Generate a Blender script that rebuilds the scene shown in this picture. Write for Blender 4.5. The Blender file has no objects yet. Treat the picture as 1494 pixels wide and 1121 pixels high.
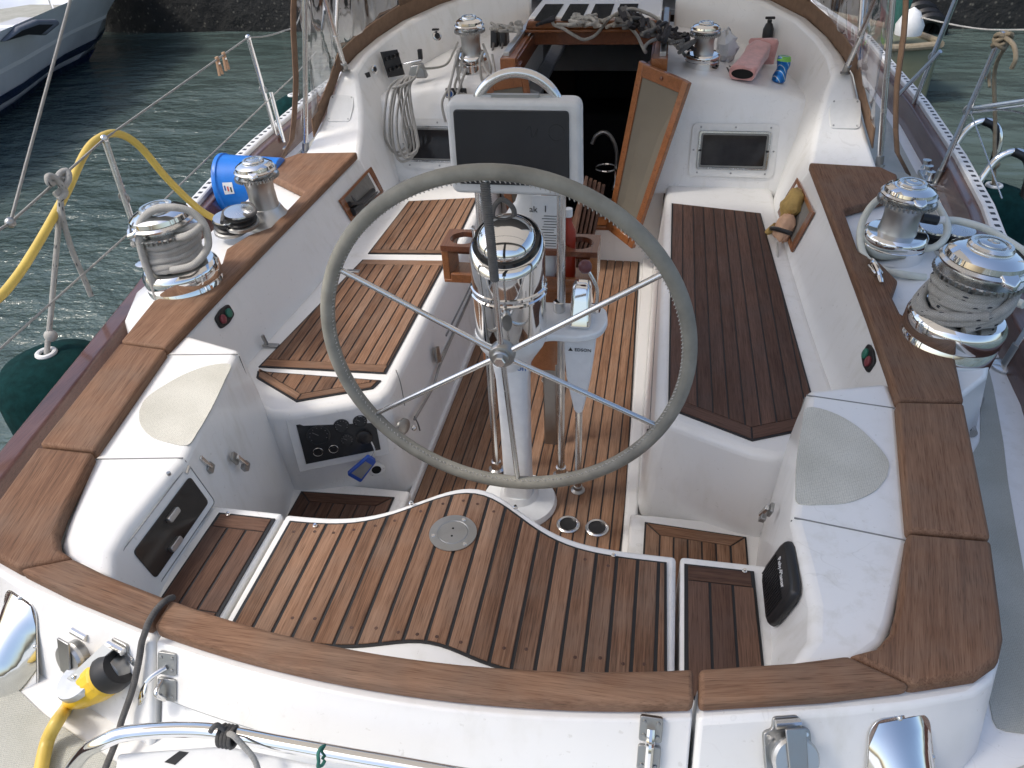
import bpy, bmesh, math, random
from mathutils import Vector, Matrix, Quaternion
random.seed(7)
R = math.radians
scene = bpy.context.scene
# ------------------------------------------------------------------ camera
CAM = (0.39235, -1.24576, 1.24977); YAW, PITCH, ROLL, FPX = R(-11.9944), R(36.2620), R(-2.9190), 1114.40
fwd = Vector((math.sin(YAW)*math.cos(PITCH), math.cos(YAW)*math.cos(PITCH), -math.sin(PITCH)))
rgt = Vector((math.cos(YAW), -math.sin(YAW), 0)); upv = rgt.cross(fwd)
r2 = math.cos(ROLL)*rgt + math.sin(ROLL)*upv; u2 = -math.sin(ROLL)*rgt + math.cos(ROLL)*upv
cam = bpy.data.cameras.new('camera'); camo = bpy.data.objects.new('camera', cam); scene.collection.objects.link(camo)
camo.matrix_world = Matrix(((r2.x, u2.x, -fwd.x, CAM[0]), (r2.y, u2.y, -fwd.y, CAM[1]), (r2.z, u2.z, -fwd.z, CAM[2]), (0, 0, 0, 1)))
cam.sensor_width = 36; cam.lens = FPX/1494*36; cam.clip_start = .02; cam.clip_end = 800
scene.camera = camo
# ------------------------------------------------------------------ sky and sun
SUN_EL, SUN_AZ = R(52), R(250)          # azimuth clockwise from +Y: the sun stands to port and a little aft
sd = Vector((math.sin(SUN_AZ)*math.cos(SUN_EL), math.cos(SUN_AZ)*math.cos(SUN_EL), math.sin(SUN_EL)))
world = bpy.data.worlds.new('World'); scene.world = world; world.use_nodes = True
wn = world.node_tree.nodes; wl = world.node_tree.links
sky = wn.new('ShaderNodeTexSky'); sky.sky_type = 'NISHITA'; sky.sun_disc = False
sky.sun_elevation = SUN_EL; sky.sun_rotation = SUN_AZ; sky.air_density = 1.0; sky.dust_density = 3.0; sky.ozone_density = 1.0
wl.new(sky.outputs[0], wn['Background'].inputs[0]); wn['Background'].inputs[1].default_value = 0.15
sun = bpy.data.lights.new('sun', 'SUN'); sun.energy = 1.25; sun.angle = R(10); sun.color = (1, .95, .87)
suno = bpy.data.objects.new('sun', sun); scene.collection.objects.link(suno)
suno.rotation_euler = sd.to_track_quat('Z', 'Y').to_euler(); suno.location = (-6, -3, 9)
scene.view_settings.view_transform = 'Standard'; scene.view_settings.look = 'None'
scene.view_settings.exposure = 0.67; scene.view_settings.gamma = 1

# ------------------------------------------------------------------ pixel -> point helpers
def ray(u, v):
    return r2*((u-747)/FPX) + u2*(-(v-560.5)/FPX) + fwd
C0 = Vector(CAM)
def PZ(u, v, z): d = ray(u, v); return C0 + d*((z-C0.z)/d.z)
def PY(u, v, y): d = ray(u, v); return C0 + d*((y-C0.y)/d.y)
def PX(u, v, x): d = ray(u, v); return C0 + d*((x-C0.x)/d.x)

# ------------------------------------------------------------------ materials
MATS = {}
def newmat(name):
    m = bpy.data.materials.new(name); m.use_nodes = True; MATS[name] = m
    nt = m.node_tree; return m, nt, nt.nodes, nt.links, nt.nodes['Principled BSDF']
def setp(b, **k):
    names = dict(rough='Roughness', metal='Metallic', coat='Coat Weight', coatr='Coat Roughness', spec='Specular IOR Level', ior='IOR', trans='Transmission Weight', alpha='Alpha', sheen='Sheen Weight')
    for a, v in k.items(): b.inputs[names[a]].default_value = v
def ramp(n, stops):
    r = n.new('ShaderNodeValToRGB'); e = r.color_ramp.elements
    while len(e) < len(stops): e.new(.5)
    for el, (p, c) in zip(e, stops): el.position = p; el.color = (*c, 1) if len(c) == 3 else c
    return r
def noise(n, l, vec, scale, detail=4, rough=.55):
    t = n.new('ShaderNodeTexNoise'); t.inputs['Scale'].default_value = scale; t.inputs['Detail'].default_value = detail; t.inputs['Roughness'].default_value = rough
    if vec is not None: l.new(vec, t.inputs['Vector'])
    return t
def mapping(n, l, out, scale=(1, 1, 1)):
    m = n.new('ShaderNodeMapping'); m.inputs['Scale'].default_value = scale; l.new(out, m.inputs['Vector']); return m.outputs[0]
def bump(n, l, h, b, strength=.2, dist=.01):
    bp = n.new('ShaderNodeBump'); bp.inputs['Strength'].default_value = strength; bp.inputs['Distance'].default_value = dist
    l.new(h, bp.inputs['Height']); l.new(bp.outputs[0], b.inputs['Normal']); return bp
def mix(n, l, a, b, f, mode='MIX'):
    m = n.new('ShaderNodeMix'); m.data_type = 'RGBA'; m.blend_type = mode
    for s, v in ((6, a), (7, b), (0, f)):
        if hasattr(v, 'is_linked') or isinstance(v, bpy.types.NodeSocket): l.new(v, m.inputs[s])
        elif s == 0: m.inputs[s].default_value = v
        else: m.inputs[s].default_value = (*v, 1)
    return m.outputs[2]
def M_plain(name, col, rough=.5, metal=0, var=.12, scale=30, bmp=0, bscale=200, **k):
    m, nt, n, l, b = newmat(name); setp(b, rough=rough, metal=metal, **k)
    tc = n.new('ShaderNodeTexCoord'); nz = noise(n, l, tc.outputs['Object'], scale)
    r = ramp(n, [(.3, tuple(c*(1-var) for c in col)), (.7, tuple(min(1, c*(1+var)) for c in col))]); l.new(nz.outputs[0], r.inputs[0]); l.new(r.outputs[0], b.inputs['Base Color'])
    if bmp: bump(n, l, noise(n, l, tc.outputs['Object'], bscale, 2).outputs[0], b, bmp, .002)
    return m
def M_gelcoat(name, c=(.80, .795, .775), d=(.60, .58, .51)):
    m, nt, n, l, b = newmat(name); setp(b, coat=.35, coatr=.12)
    g = n.new('ShaderNodeNewGeometry')
    a = noise(n, l, g.outputs['Position'], 1.7, 6, .62); s = noise(n, l, mapping(n, l, g.outputs['Position'], (9, 9, 2.2)), 2.2, 5, .6)
    f = noise(n, l, g.outputs['Position'], 60, 3, .6)
    r1 = ramp(n, [(.42, (0, 0, 0)), (.72, (1, 1, 1))]); l.new(a.outputs[0], r1.inputs[0])
    r2_ = ramp(n, [(.5, (0, 0, 0)), (.8, (1, 1, 1))]); l.new(s.outputs[0], r2_.inputs[0])
    mu = n.new('ShaderNodeMath'); mu.operation = 'MULTIPLY'; l.new(r1.outputs[0], mu.inputs[0]); l.new(r2_.outputs[0], mu.inputs[1])
    col = mix(n, l, c, d, mu.outputs[0])
    sp = ramp(n, [(.67, (0, 0, 0)), (.72, (.35, .35, .35))]); l.new(f.outputs[0], sp.inputs[0])
    col = mix(n, l, col, (.5, .48, .43), sp.outputs[0])
    sw = n.new('ShaderNodeVectorMath'); sw.operation = 'MULTIPLY_ADD'; sw.inputs[1].default_value = (.5, .5, .5); l.new(noise(n, l, g.outputs['Position'], 2.4, 3).outputs['Color'], sw.inputs[0]); l.new(g.outputs['Position'], sw.inputs[2])
    h1 = noise(n, l, sw.outputs[0], 7.5, 2, .5); hr = ramp(n, [(.494, (0, 0, 0)), (.499, (.30,)*3), (.504, (0, 0, 0))]); l.new(h1.outputs[0], hr.inputs[0])
    hm = noise(n, l, g.outputs['Position'], 2.1, 2); hq = ramp(n, [(.50, (0, 0, 0)), (.62, (1, 1, 1))]); l.new(hm.outputs[0], hq.inputs[0])
    hx = n.new('ShaderNodeMath'); hx.operation = 'MULTIPLY'; l.new(hr.outputs[0], hx.inputs[0]); l.new(hq.outputs[0], hx.inputs[1])
    col = mix(n, l, col, (.42, .41, .38), hx.outputs[0]); l.new(col, b.inputs['Base Color'])
    rr = ramp(n, [(.3, (.28,)*3), (.7, (.5,)*3)]); l.new(a.outputs[0], rr.inputs[0]); l.new(rr.outputs[0], b.inputs['Roughness'])
    bump(n, l, noise(n, l, g.outputs['Position'], 9, 2).outputs[0], b, .06, .02)
    return m
def M_teak(name, dark, mid, light, grey=(.30, .25, .21), greyamt=.35, rough=.72, coat=0, rnd=.5):
    m, nt, n, l, b = newmat(name); setp(b, rough=rough, coat=coat, coatr=.1, spec=.22)
    tc = n.new('ShaderNodeTexCoord'); oi = n.new('ShaderNodeObjectInfo')
    off = n.new('ShaderNodeVectorMath'); off.operation = 'MULTIPLY_ADD'
    cmb = n.new('ShaderNodeCombineXYZ')
    for k in range(3): l.new(oi.outputs['Random'], cmb.inputs[k])
    off.inputs[1].default_value = (37, 53, 11); l.new(cmb.outputs[0], off.inputs[0]); l.new(tc.outputs['Object'], off.inputs[2])
    v = off.outputs[0]
    g1 = noise(n, l, mapping(n, l, v, (38, 2.2, 38)), 1.0, 5, .6); g2 = noise(n, l, mapping(n, l, v, (260, 7, 260)), 1.0, 4, .65)
    blot = noise(n, l, v, 5, 4, .6); lines = noise(n, l, mapping(n, l, v, (620, 18, 620)), 1.0, 2, .5)
    ad = n.new('ShaderNodeMath'); ad.operation = 'MULTIPLY_ADD'; ad.inputs[1].default_value = .55; l.new(g2.outputs[0], ad.inputs[0])
    s1 = n.new('ShaderNodeMath'); s1.operation = 'MULTIPLY'; s1.inputs[1].default_value = .45; l.new(g1.outputs[0], s1.inputs[0]); l.new(s1.outputs[0], ad.inputs[2])
    rd = n.new('ShaderNodeMath'); rd.operation = 'MULTIPLY_ADD'; rd.inputs[1].default_value = rnd*.36; rd.inputs[2].default_value = -rnd*.18; l.new(oi.outputs['Random'], rd.inputs[0])
    a2 = n.new('ShaderNodeMath'); l.new(ad.outputs[0], a2.inputs[0]); l.new(rd.outputs[0], a2.inputs[1])
    r = ramp(n, [(.30, dark), (.5, mid), (.70, light)]); l.new(a2.outputs[0], r.inputs[0])
    gr = ramp(n, [(.42, (0, 0, 0)), (.75, (greyamt,)*3)]); l.new(blot.outputs[0], gr.inputs[0])
    col = mix(n, l, r.outputs[0], grey, gr.outputs[0])
    lr = ramp(n, [(.30, (.45, .42, .4)), (.46, (1, 1, 1))]); l.new(lines.outputs[0], lr.inputs[0])
    col = mix(n, l, col, lr.outputs[0], .75, 'MULTIPLY'); l.new(col, b.inputs['Base Color'])
    bump(n, l, g2.outputs[0], b, .35, .0015)
    return m
def M_metal(name, col=(.74, .74, .73), rough=.09, smudge=.12, bmp=0):
    m, nt, n, l, b = newmat(name); setp(b, metal=1); b.inputs['Base Color'].default_value = (*col, 1)
    tc = n.new('ShaderNodeTexCoord'); nz = noise(n, l, tc.outputs['Object'], 22, 5, .65)
    r = ramp(n, [(.35, (rough,)*3), (.75, (rough+smudge,)*3)]); l.new(nz.outputs[0], r.inputs[0]); l.new(r.outputs[0], b.inputs['Roughness'])
    if bmp: bump(n, l, noise(n, l, tc.outputs['Object'], 500, 2).outputs[0], b, bmp, .001)
    return m
def M_rope(name, c1, c2, fleck=None):
    m, nt, n, l, b = newmat(name); setp(b, rough=.85)
    uv = n.new('ShaderNodeUVMap'); tc = n.new('ShaderNodeTexCoord')
    w1 = n.new('ShaderNodeTexWave'); w1.bands_direction = 'DIAGONAL'; w1.inputs['Scale'].default_value = 1; w1.inputs['Distortion'].default_value = .6
    l.new(mapping(n, l, uv.outputs[0], (6, 60, 1)), w1.inputs['Vector'])
    w2 = n.new('ShaderNodeTexWave'); w2.bands_direction = 'DIAGONAL'; w2.inputs['Scale'].default_value = 1; w2.inputs['Distortion'].default_value = .6
    l.new(mapping(n, l, uv.outputs[0], (-6, 60, 1)), w2.inputs['Vector'])
    mu = n.new('ShaderNodeMath'); mu.operation = 'MULTIPLY'; l.new(w1.outputs['Fac'], mu.inputs[0]); l.new(w2.outputs['Fac'], mu.inputs[1])
    nz = noise(n, l, tc.outputs['Object'], 40, 4)
    r = ramp(n, [(.3, c1), (.7, c2)]); l.new(nz.outputs[0], r.inputs[0])
    col = r.outputs[0]
    if fleck:
        ch = n.new('ShaderNodeTexVoronoi'); ch.inputs['Scale'].default_value = 1; l.new(mapping(n, l, uv.outputs[0], (3, 26, 1)), ch.inputs['Vector'])
        fr = ramp(n, [(.16, (1, 1, 1)), (.22, (0, 0, 0))]); l.new(ch.outputs['Distance'], fr.inputs[0]); col = mix(n, l, col, fleck, fr.outputs[0])
    dk = ramp(n, [(0, (.35,)*3), (.45, (1, 1, 1))]); l.new(mu.outputs[0], dk.inputs[0])
    col = mix(n, l, col, dk.outputs[0], .6, 'MULTIPLY'); l.new(col, b.inputs['Base Color'])
    bump(n, l, mu.outputs[0], b, .9, .004)
    return m
M_gelcoat('gelcoat')
M_teak('teak', (.092, .047, .028), (.215, .116, .069), (.345, .205, .130), grey=(.24, .185, .145), greyamt=.45, rnd=.6)
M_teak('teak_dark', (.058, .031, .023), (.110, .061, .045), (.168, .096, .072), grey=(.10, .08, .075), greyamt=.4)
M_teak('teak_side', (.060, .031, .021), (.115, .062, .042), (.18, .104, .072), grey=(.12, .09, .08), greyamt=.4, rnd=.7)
M_teak('teak_cap', (.098, .049, .029), (.195, .105, .062), (.29, .170, .105), grey=(.19, .142, .108), greyamt=.55, rnd=.35)
M_teak('varnish', (.15, .052, .018), (.25, .092, .032), (.34, .135, .05), greyamt=0, rough=.35, coat=.8)
M_teak('varnish_dark', (.09, .03, .015), (.16, .055, .025), (.24, .09, .04), greyamt=0, rough=.35, coat=.7)
M_teak('mahogany', (.060, .024, .017), (.095, .038, .027), (.13, .056, .040), greyamt=.1, rough=.3, coat=.7)
M_plain('caulk', (.012, .012, .013), .55, bmp=.2)
M_metal('chrome', (.80, .80, .79), .035, .07); M_metal('steel', (.68, .68, .67), .16, .16); M_metal('brushed', (.55, .55, .54), .30, .2, bmp=.25); M_metal('dull_steel', (.38, .38, .37), .3, .25, bmp=.2)
M_rope('rope_white', (.66, .64, .59), (.80, .78, .73)); M_rope('rope_fleck', (.62, .60, .55), (.76, .74, .69), (.04, .045, .06)); M_rope('rope_grey', (.16, .155, .145), (.26, .25, .24)); M_rope('rope_tan', (.36, .29, .19), (.50, .42, .30)); M_rope('rope_black', (.012, .011, .014), (.04, .035, .045))
M_plain('leather', (.235, .228, .195), .62, var=.22, scale=14, bmp=.3, bscale=350)
M_plain('black', (.012, .012, .013), .42, bmp=.1); M_plain('black_gloss', (.01, .011, .013), .12); M_plain('dark_hole', (.004, .004, .004), .9)
M_plain('screen_cover', (.012, .014, .018), .38, var=.3, scale=6, bmp=.15, bscale=500)
M_plain('pod_white', (.60, .61, .62), .4, var=.05); M_plain('white_paint', (.74, .76, .77), .32, var=.05, bmp=.05, coat=.3)
M_plain('smoked', (.028, .025, .022), .16, var=.2, scale=4); M_plain('port_glass', (.02, .02, .022), .07, var=.2)
M_plain('white_plastic', (.72, .72, .70), .4, var=.04); M_plain('rubber_grey', (.22, .22, .21), .6)
M_plain('blue_plastic', (.008, .17, .62), .38, var=.06); M_plain('key_blue', (.02, .07, .35), .4); M_plain('yellow_cord', (.62, .44, .09), .42, var=.1, scale=12); M_plain('yellow_plug', (.72, .46, .03), .4, var=.08)
M_plain('canvas_brown', (.20, .125, .08), .9, var=.15, bmp=.5, bscale=600); M_plain('fender_green', (.004, .026, .026), .95, var=.3, bmp=.5, bscale=300, spec=.1)
M_plain('tick_grey', (.16, .16, .16), .6)
M_plain('tan_panel', (.16, .14, .105), .7, var=.08, scale=4, bmp=.25, bscale=900); M_plain('bag_yellow', (.42, .28, .09), .8, var=.2, bmp=.4, bscale=90); M_plain('bag_peach', (.62, .38, .24), .7, var=.12, bmp=.3, bscale=60)
M_plain('pink_towel', (.58, .30, .28), .95, var=.15, bmp=.8, bscale=260, sheen=.5); M_plain('paper', (.75, .75, .74), .6, var=.04); M_plain('can_green', (.20, .5, .08), .3); M_plain('red_plastic', (.32, .03, .012), .35)
M_plain('blue_print', (.02, .10, .35), .5); M_plain('black_print', (.02, .02, .02), .5); M_plain('white_print', (.7, .7, .7), .5); M_plain('red_print', (.6, .06, .05), .5); M_plain('green_button', (.03, .16, .11), .4); M_plain('red_button', (.20, .04, .05), .4)
M_plain('peg_wood', (.45, .27, .16), .7); M_plain('hose_white', (.62, .63, .56), .35, var=.06); M_plain('winch_fawn', (.30, .21, .17), .4)
M_plain('hull_white', (.84, .86, .89), .25, var=.06, scale=2, coat=.4); M_plain('hull_blue', (.012, .022, .09), .25, coat=.4); M_plain('grey_canvas', (.12, .13, .15), .8); M_plain('gauge_face', (.03, .032, .034), .2)
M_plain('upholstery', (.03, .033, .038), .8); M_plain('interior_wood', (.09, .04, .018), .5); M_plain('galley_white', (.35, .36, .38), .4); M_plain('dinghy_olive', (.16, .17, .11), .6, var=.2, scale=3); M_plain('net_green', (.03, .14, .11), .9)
def M_nonskid(name, c, s):
    m, nt, n, l, b = newmat(name); setp(b, rough=.7, spec=.35)
    g = n.new('ShaderNodeNewGeometry'); v = n.new('ShaderNodeTexVoronoi'); v.distance = 'CHEBYCHEV'; v.inputs['Scale'].default_value = s; v.inputs['Randomness'].default_value = .25
    l.new(g.outputs['Position'], v.inputs['Vector'])
    r = ramp(n, [(.2, tuple(x*1.10 for x in c)), (.55, tuple(x*.80 for x in c))]); l.new(v.outputs['Distance'], r.inputs[0])
    nz = noise(n, l, g.outputs['Position'], 6, 4); r2_ = ramp(n, [(.35, (.82, .82, .8)), (.65, (1, 1, 1))]); l.new(nz.outputs[0], r2_.inputs[0])
    l.new(mix(n, l, r.outputs[0], r2_.outputs[0], 1, 'MULTIPLY'), b.inputs['Base Color'])
    iv = n.new('ShaderNodeMath'); iv.operation = 'SUBTRACT'; iv.inputs[0].default_value = 1; l.new(v.outputs['Distance'], iv.inputs[1])
    bump(n, l, iv.outputs[0], b, .5, .002); return m
M_nonskid('nonskid', (.60, .585, .515), 200)
M_nonskid('nonskid_deck', (.46, .46, .41), 260)
def M_vinyl():
    m, nt, n, l, b = newmat('vinyl'); out = n['Material Output']
    tr = n.new('ShaderNodeBsdfTransparent'); tr.inputs[0].default_value = (.88, .90, .92, 1); gl = n.new('ShaderNodeBsdfGlossy'); gl.inputs['Roughness'].default_value = .06
    tc = n.new('ShaderNodeTexCoord'); nz = noise(n, l, mapping(n, l, tc.outputs['Object'], (7, 7, 1.6)), 1.3, 1, .4)
    bp = n.new('ShaderNodeBump'); bp.inputs['Strength'].default_value = .5; bp.inputs['Distance'].default_value = .035; l.new(nz.outputs[0], bp.inputs['Height']); l.new(bp.outputs[0], gl.inputs['Normal'])
    fr = n.new('ShaderNodeFresnel'); fr.inputs[0].default_value = 1.5; l.new(bp.outputs[0], fr.inputs['Normal'])
    a = n.new('ShaderNodeMath'); a.operation = 'MULTIPLY_ADD'; a.inputs[1].default_value = .55; a.inputs[2].default_value = .03; a.use_clamp = True; l.new(fr.outputs[0], a.inputs[0])
    mx = n.new('ShaderNodeMixShader'); l.new(a.outputs[0], mx.inputs[0]); l.new(tr.outputs[0], mx.inputs[1]); l.new(gl.outputs[0], mx.inputs[2]); l.new(mx.outputs[0], out.inputs['Surface'])
M_vinyl()
def M_cloth():
    m, nt, n, l, b = newmat('bimini_cloth'); out = n['Material Output']; d = n.new('ShaderNodeBsdfDiffuse'); t = n.new('ShaderNodeBsdfTranslucent'); d.inputs[0].default_value = (.62, .57, .50, 1); t.inputs[0].default_value = (.72, .65, .55, 1)
    mx = n.new('ShaderNodeMixShader'); mx.inputs[0].default_value = .5; l.new(d.outputs[0], mx.inputs[1]); l.new(t.outputs[0], mx.inputs[2]); l.new(mx.outputs[0], out.inputs['Surface'])
M_cloth()
def M_water():
    m, nt, n, l, b = newmat('water'); setp(b, rough=.05, ior=1.33, spec=.5)
    g = n.new('ShaderNodeNewGeometry'); p = g.outputs['Position']
    a = noise(n, l, mapping(n, l, p, (.55, 1.1, 1)), 1.0, 3, .5); c = noise(n, l, mapping(n, l, p, (.8, 1.5, 1)), 3.6, 4, .55); f = noise(n, l, mapping(n, l, p, (1, 1.5, 1)), 13, 3, .55)
    patch = noise(n, l, mapping(n, l, p, (.35, .55, 1)), 1.0, 3, .55); pr = ramp(n, [(.42, (.12,)*3), (.60, (1, 1, 1))]); l.new(patch.outputs[0], pr.inputs[0])
    r = ramp(n, [(.3, (.052, .080, .072)), (.7, (.092, .125, .114))]); l.new(noise(n, l, p, .35, 3).outputs[0], r.inputs[0]); l.new(r.outputs[0], b.inputs['Base Color'])
    def ma(x, k, y):
        q = n.new('ShaderNodeMath'); q.operation = 'MULTIPLY_ADD'; q.inputs[1].default_value = k; l.new(x, q.inputs[0])
        if hasattr(y, 'default_value') : l.new(y, q.inputs[2])
        else: q.inputs[2].default_value = y
        return q.outputs[0]
    rip = ma(f.outputs[0], .07, ma(c.outputs[0], .55, 0.0)); mm = n.new('ShaderNodeMath'); mm.operation = 'MULTIPLY'; l.new(rip, mm.inputs[0]); l.new(pr.outputs[0], mm.inputs[1])
    bump(n, l, ma(a.outputs[0], 1.0, mm.outputs[0]), b, 1.0, .22)
M_water()
def M_seawall():
    m, nt, n, l, b = newmat('seawall'); setp(b, rough=.85)
    g = n.new('ShaderNodeNewGeometry'); p = g.outputs['Position']
    a = noise(n, l, p, 1.3, 6, .65); v = n.new('ShaderNodeTexVoronoi'); v.inputs['Scale'].default_value = 11; l.new(p, v.inputs['Vector'])
    r = ramp(n, [(.3, (.006, .0065, .0065)), (.6, (.018, .018, .016)), (.8, (.04, .037, .03))]); l.new(a.outputs[0], r.inputs[0])
    vr = ramp(n, [(.10, (.16, .15, .12)), (.26, (0, 0, 0))]); l.new(v.outputs['Distance'], vr.inputs[0])
    l.new(mix(n, l, r.outputs[0], vr.outputs[0], .5, 'ADD'), b.inputs['Base Color']); bump(n, l, a.outputs[0], b, .8, .15)
M_seawall()

# ------------------------------------------------------------------ mesh helpers
COL = scene.collection
def V3(p): return Vector((p[0], p[1], p[2]))
def tag(o, label, cat, group=None, kind=None):
    if label: o['label'] = label
    if cat: o['category'] = cat
    if group: o['group'] = group
    if kind: o['kind'] = kind
    return o
def thing(name, loc, label, cat, group=None):
    o = bpy.data.objects.new(name, None); COL.objects.link(o); o.location = V3(loc); o.empty_display_size = .05
    o['wl'] = 0; del o['wl']
    return tag(o, label, cat, group)
def wloc(o):
    p = Vector(o.location)
    q = o.parent
    while q: p += Vector(q.location); q = q.parent
    return p
def make(name, VF, mat, parent=None, ang=None, smooth=35, bevel=0, seg=3, origin=None, uvs=None):
    V, F = VF; V = [V3(v) for v in V]
    if origin is None:
        xs = [v.x for v in V]; ys = [v.y for v in V]; zs = [v.z for v in V]
        origin = Vector(((min(xs)+max(xs))/2, (min(ys)+max(ys))/2, min(zs)))
    origin = V3(origin)
    rot = Matrix.Rotation(-ang, 3, 'Z') if ang else None
    L = [(rot @ (v-origin)) if rot else (v-origin) for v in V]
    me = bpy.data.meshes.new(name); me.from_pydata([tuple(v) for v in L], [], [tuple(f) for f in F])
    bm = bmesh.new(); bm.from_mesh(me); bmesh.ops.recalc_face_normals(bm, faces=bm.faces[:]); bm.to_mesh(me); bm.free()
    if uvs is not None:
        lay = me.uv_layers.new(name='UVMap')
        for poly in me.polygons:
            for li in poly.loop_indices: lay.data[li].uv = uvs[me.loops[li].vertex_index]
    if smooth:
        me.polygons.foreach_set('use_smooth', [True]*len(me.polygons)); me.set_sharp_from_angle(angle=R(smooth))
    me.materials.append(MATS[mat]); o = bpy.data.objects.new(name, me); COL.objects.link(o)
    if parent is not None:
        o.parent = parent; o.location = origin - wloc(parent)
    else: o.location = origin
    if ang: o.rotation_euler.z = ang
    if bevel:
        b = o.modifiers.new('bevel', 'BEVEL'); b.width = bevel; b.segments = seg; b.limit_method = 'ANGLE'; b.angle_limit = R(28); b.use_clamp_overlap = True
    return o
def join(*parts):
    V, F = [], []
    for v, f in parts:
        k = len(V); V += list(v); F += [tuple(i+k for i in q) for q in f]
    return V, F
def prism(poly, z0, z1, top=None):
    """poly: [(x,y)], z0/z1 numbers; top: optional other outline at z1"""
    n = len(poly); t = top or poly
    V = [(p[0], p[1], z0) for p in poly]+[(p[0], p[1], z1) for p in t]
    F = [tuple(range(n))[::-1], tuple(range(n, 2*n))]+[(i, (i+1) % n, n+(i+1) % n, n+i) for i in range(n)]
    return V, F
def box(c, s, q=None):
    V = []
    for sx in (-1, 1):
        for sy in (-1, 1):
            for sz in (-1, 1):
                v = Vector((sx*s[0]/2, sy*s[1]/2, sz*s[2]/2))
                if q is not None: v = q @ v
                V.append(v+V3(c))
    return V, [(0, 1, 3, 2), (4, 6, 7, 5), (0, 4, 5, 1), (2, 3, 7, 6), (0, 2, 6, 4), (1, 5, 7, 3)]
def frame_of(axis):
    return V3(axis).normalized().to_track_quat('Z', 'Y')
def lathe(prof, c, axis=(0, 0, 1), n=32, squash=None):
    q = frame_of(axis); V, F = [], []
    for r, z in prof:
        for i in range(n):
            a = 2*math.pi*i/n; v = Vector((max(r, 1e-5)*math.cos(a), max(r, 1e-5)*math.sin(a), z))
            if squash: v.x *= squash[0]; v.y *= squash[1]
            V.append(q @ v + V3(c))
    m = len(prof)
    for j in range(m-1):
        for i in range(n): F.append((j*n+i, j*n+(i+1) % n, (j+1)*n+(i+1) % n, (j+1)*n+i))
    if prof[0][0] > .004 and prof[-1][0] > .004:
        for i in range(n): F.append(((m-1)*n+i, (m-1)*n+(i+1) % n, (i+1) % n, i))
    else: F.append(tuple(range(n))[::-1]); F.append(tuple(range((m-1)*n, m*n)))
    return V, F
def loft(rows, close=False, caps=False):
    n = len(rows[0]); V = [p for r in rows for p in r]; F = []
    for j in range(len(rows)-1):
        for i in range(n if close else n-1): F.append((j*n+i, j*n+(i+1) % n, (j+1)*n+(i+1) % n, (j+1)*n+i))
    if caps: F.append(tuple(range(n))); F.append(tuple(range((len(rows)-1)*n, len(rows)*n))[::-1])
    return V, F
def catmull(pts, sub=6, closed=False):
    P = [V3(p) for p in pts]; n = len(P); out = []
    if n < 3 and not closed: return P
    rng = range(n) if closed else range(n-1)
    for i in rng:
        if closed: a, b, c, d = P[(i-1) % n], P[i], P[(i+1) % n], P[(i+2) % n]
        else: a, b, c, d = P[max(i-1, 0)], P[i], P[i+1], P[min(i+2, n-1)]
        for k in range(sub):
            t = k/sub; out.append(.5*((2*b)+(c-a)*t+(2*a-5*b+4*c-d)*t*t+(3*b-a-3*c+d)*t**3))
    if not closed: out.append(P[-1])
    return out
def tube_geo(path, r, n=10, closed=False):
    P = [V3(p) for p in path]; m = len(P); V, F, UV = [], [], []; prev = None; L = 0
    for i in range(m):
        t = (P[(i+1) % m]-P[i-1]) if closed else (P[min(i+1, m-1)]-P[max(i-1, 0)])
        if t.length < 1e-9: t = Vector((0, 0, 1))
        t.normalize()
        if prev is None:
            a = Vector((0, 0, 1)) if abs(t.z) < .9 else Vector((1, 0, 0)); nr = t.cross(a).normalized()
        else:
            nr = prev - t*prev.dot(t)
            nr = nr.normalized() if nr.length > 1e-6 else t.orthogonal().normalized()
        prev = nr; bn = t.cross(nr); rr = r(i/(m-1)) if callable(r) else r
        if i: L += (P[i]-P[i-1]).length
        for k in range(n):
            a = 2*math.pi*k/n; V.append(P[i]+(nr*math.cos(a)+bn*math.sin(a))*rr); UV.append((abs(2*k/n-1), L))
    for j in range(m if closed else m-1):
        for k in range(n): F.append((j*n+k, j*n+(k+1) % n, ((j+1) % m)*n+(k+1) % n, ((j+1) % m)*n+k))
    if not closed: F.append(tuple(range(n))[::-1]); F.append(tuple(range((m-1)*n, m*n)))
    return V, F, UV
def tube(name, pts, r, mat, parent=None, sub=6, n=10, closed=False, smoothpath=True):
    path = catmull(pts, sub, closed) if smoothpath else [V3(p) for p in pts]
    V, F, UV = tube_geo(path, r, n, closed)
    s = .01/(r if not callable(r) else r(.5))
    UV = [(u, v) for u, v in UV]
    return make(name, (V, F), mat, parent, uvs=UV, smooth=60)
def tubeVF(pts, r, sub=6, n=10, closed=False, smoothpath=True):
    path = catmull(pts, sub, closed) if smoothpath else [V3(p) for p in pts]
    return tube_geo(path, r, n, closed)[:2]
def ball(c, r, n=16, m=8, sq=(1, 1, 1)):
    V, F = lathe([(math.sin(math.pi*j/m), -math.cos(math.pi*j/m)) for j in range(m+1)], (0, 0, 0), n=n)
    return [Vector((v.x*sq[0]*r, v.y*sq[1]*r, v.z*sq[2]*r))+V3(c) for v in V], F
def area2(P): return sum(P[i][0]*P[(i+1) % len(P)][1]-P[(i+1) % len(P)][0]*P[i][1] for i in range(len(P)))
def ccw(P): P = [(p[0], p[1]) for p in P]; return P if area2(P) > 0 else P[::-1]
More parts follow.
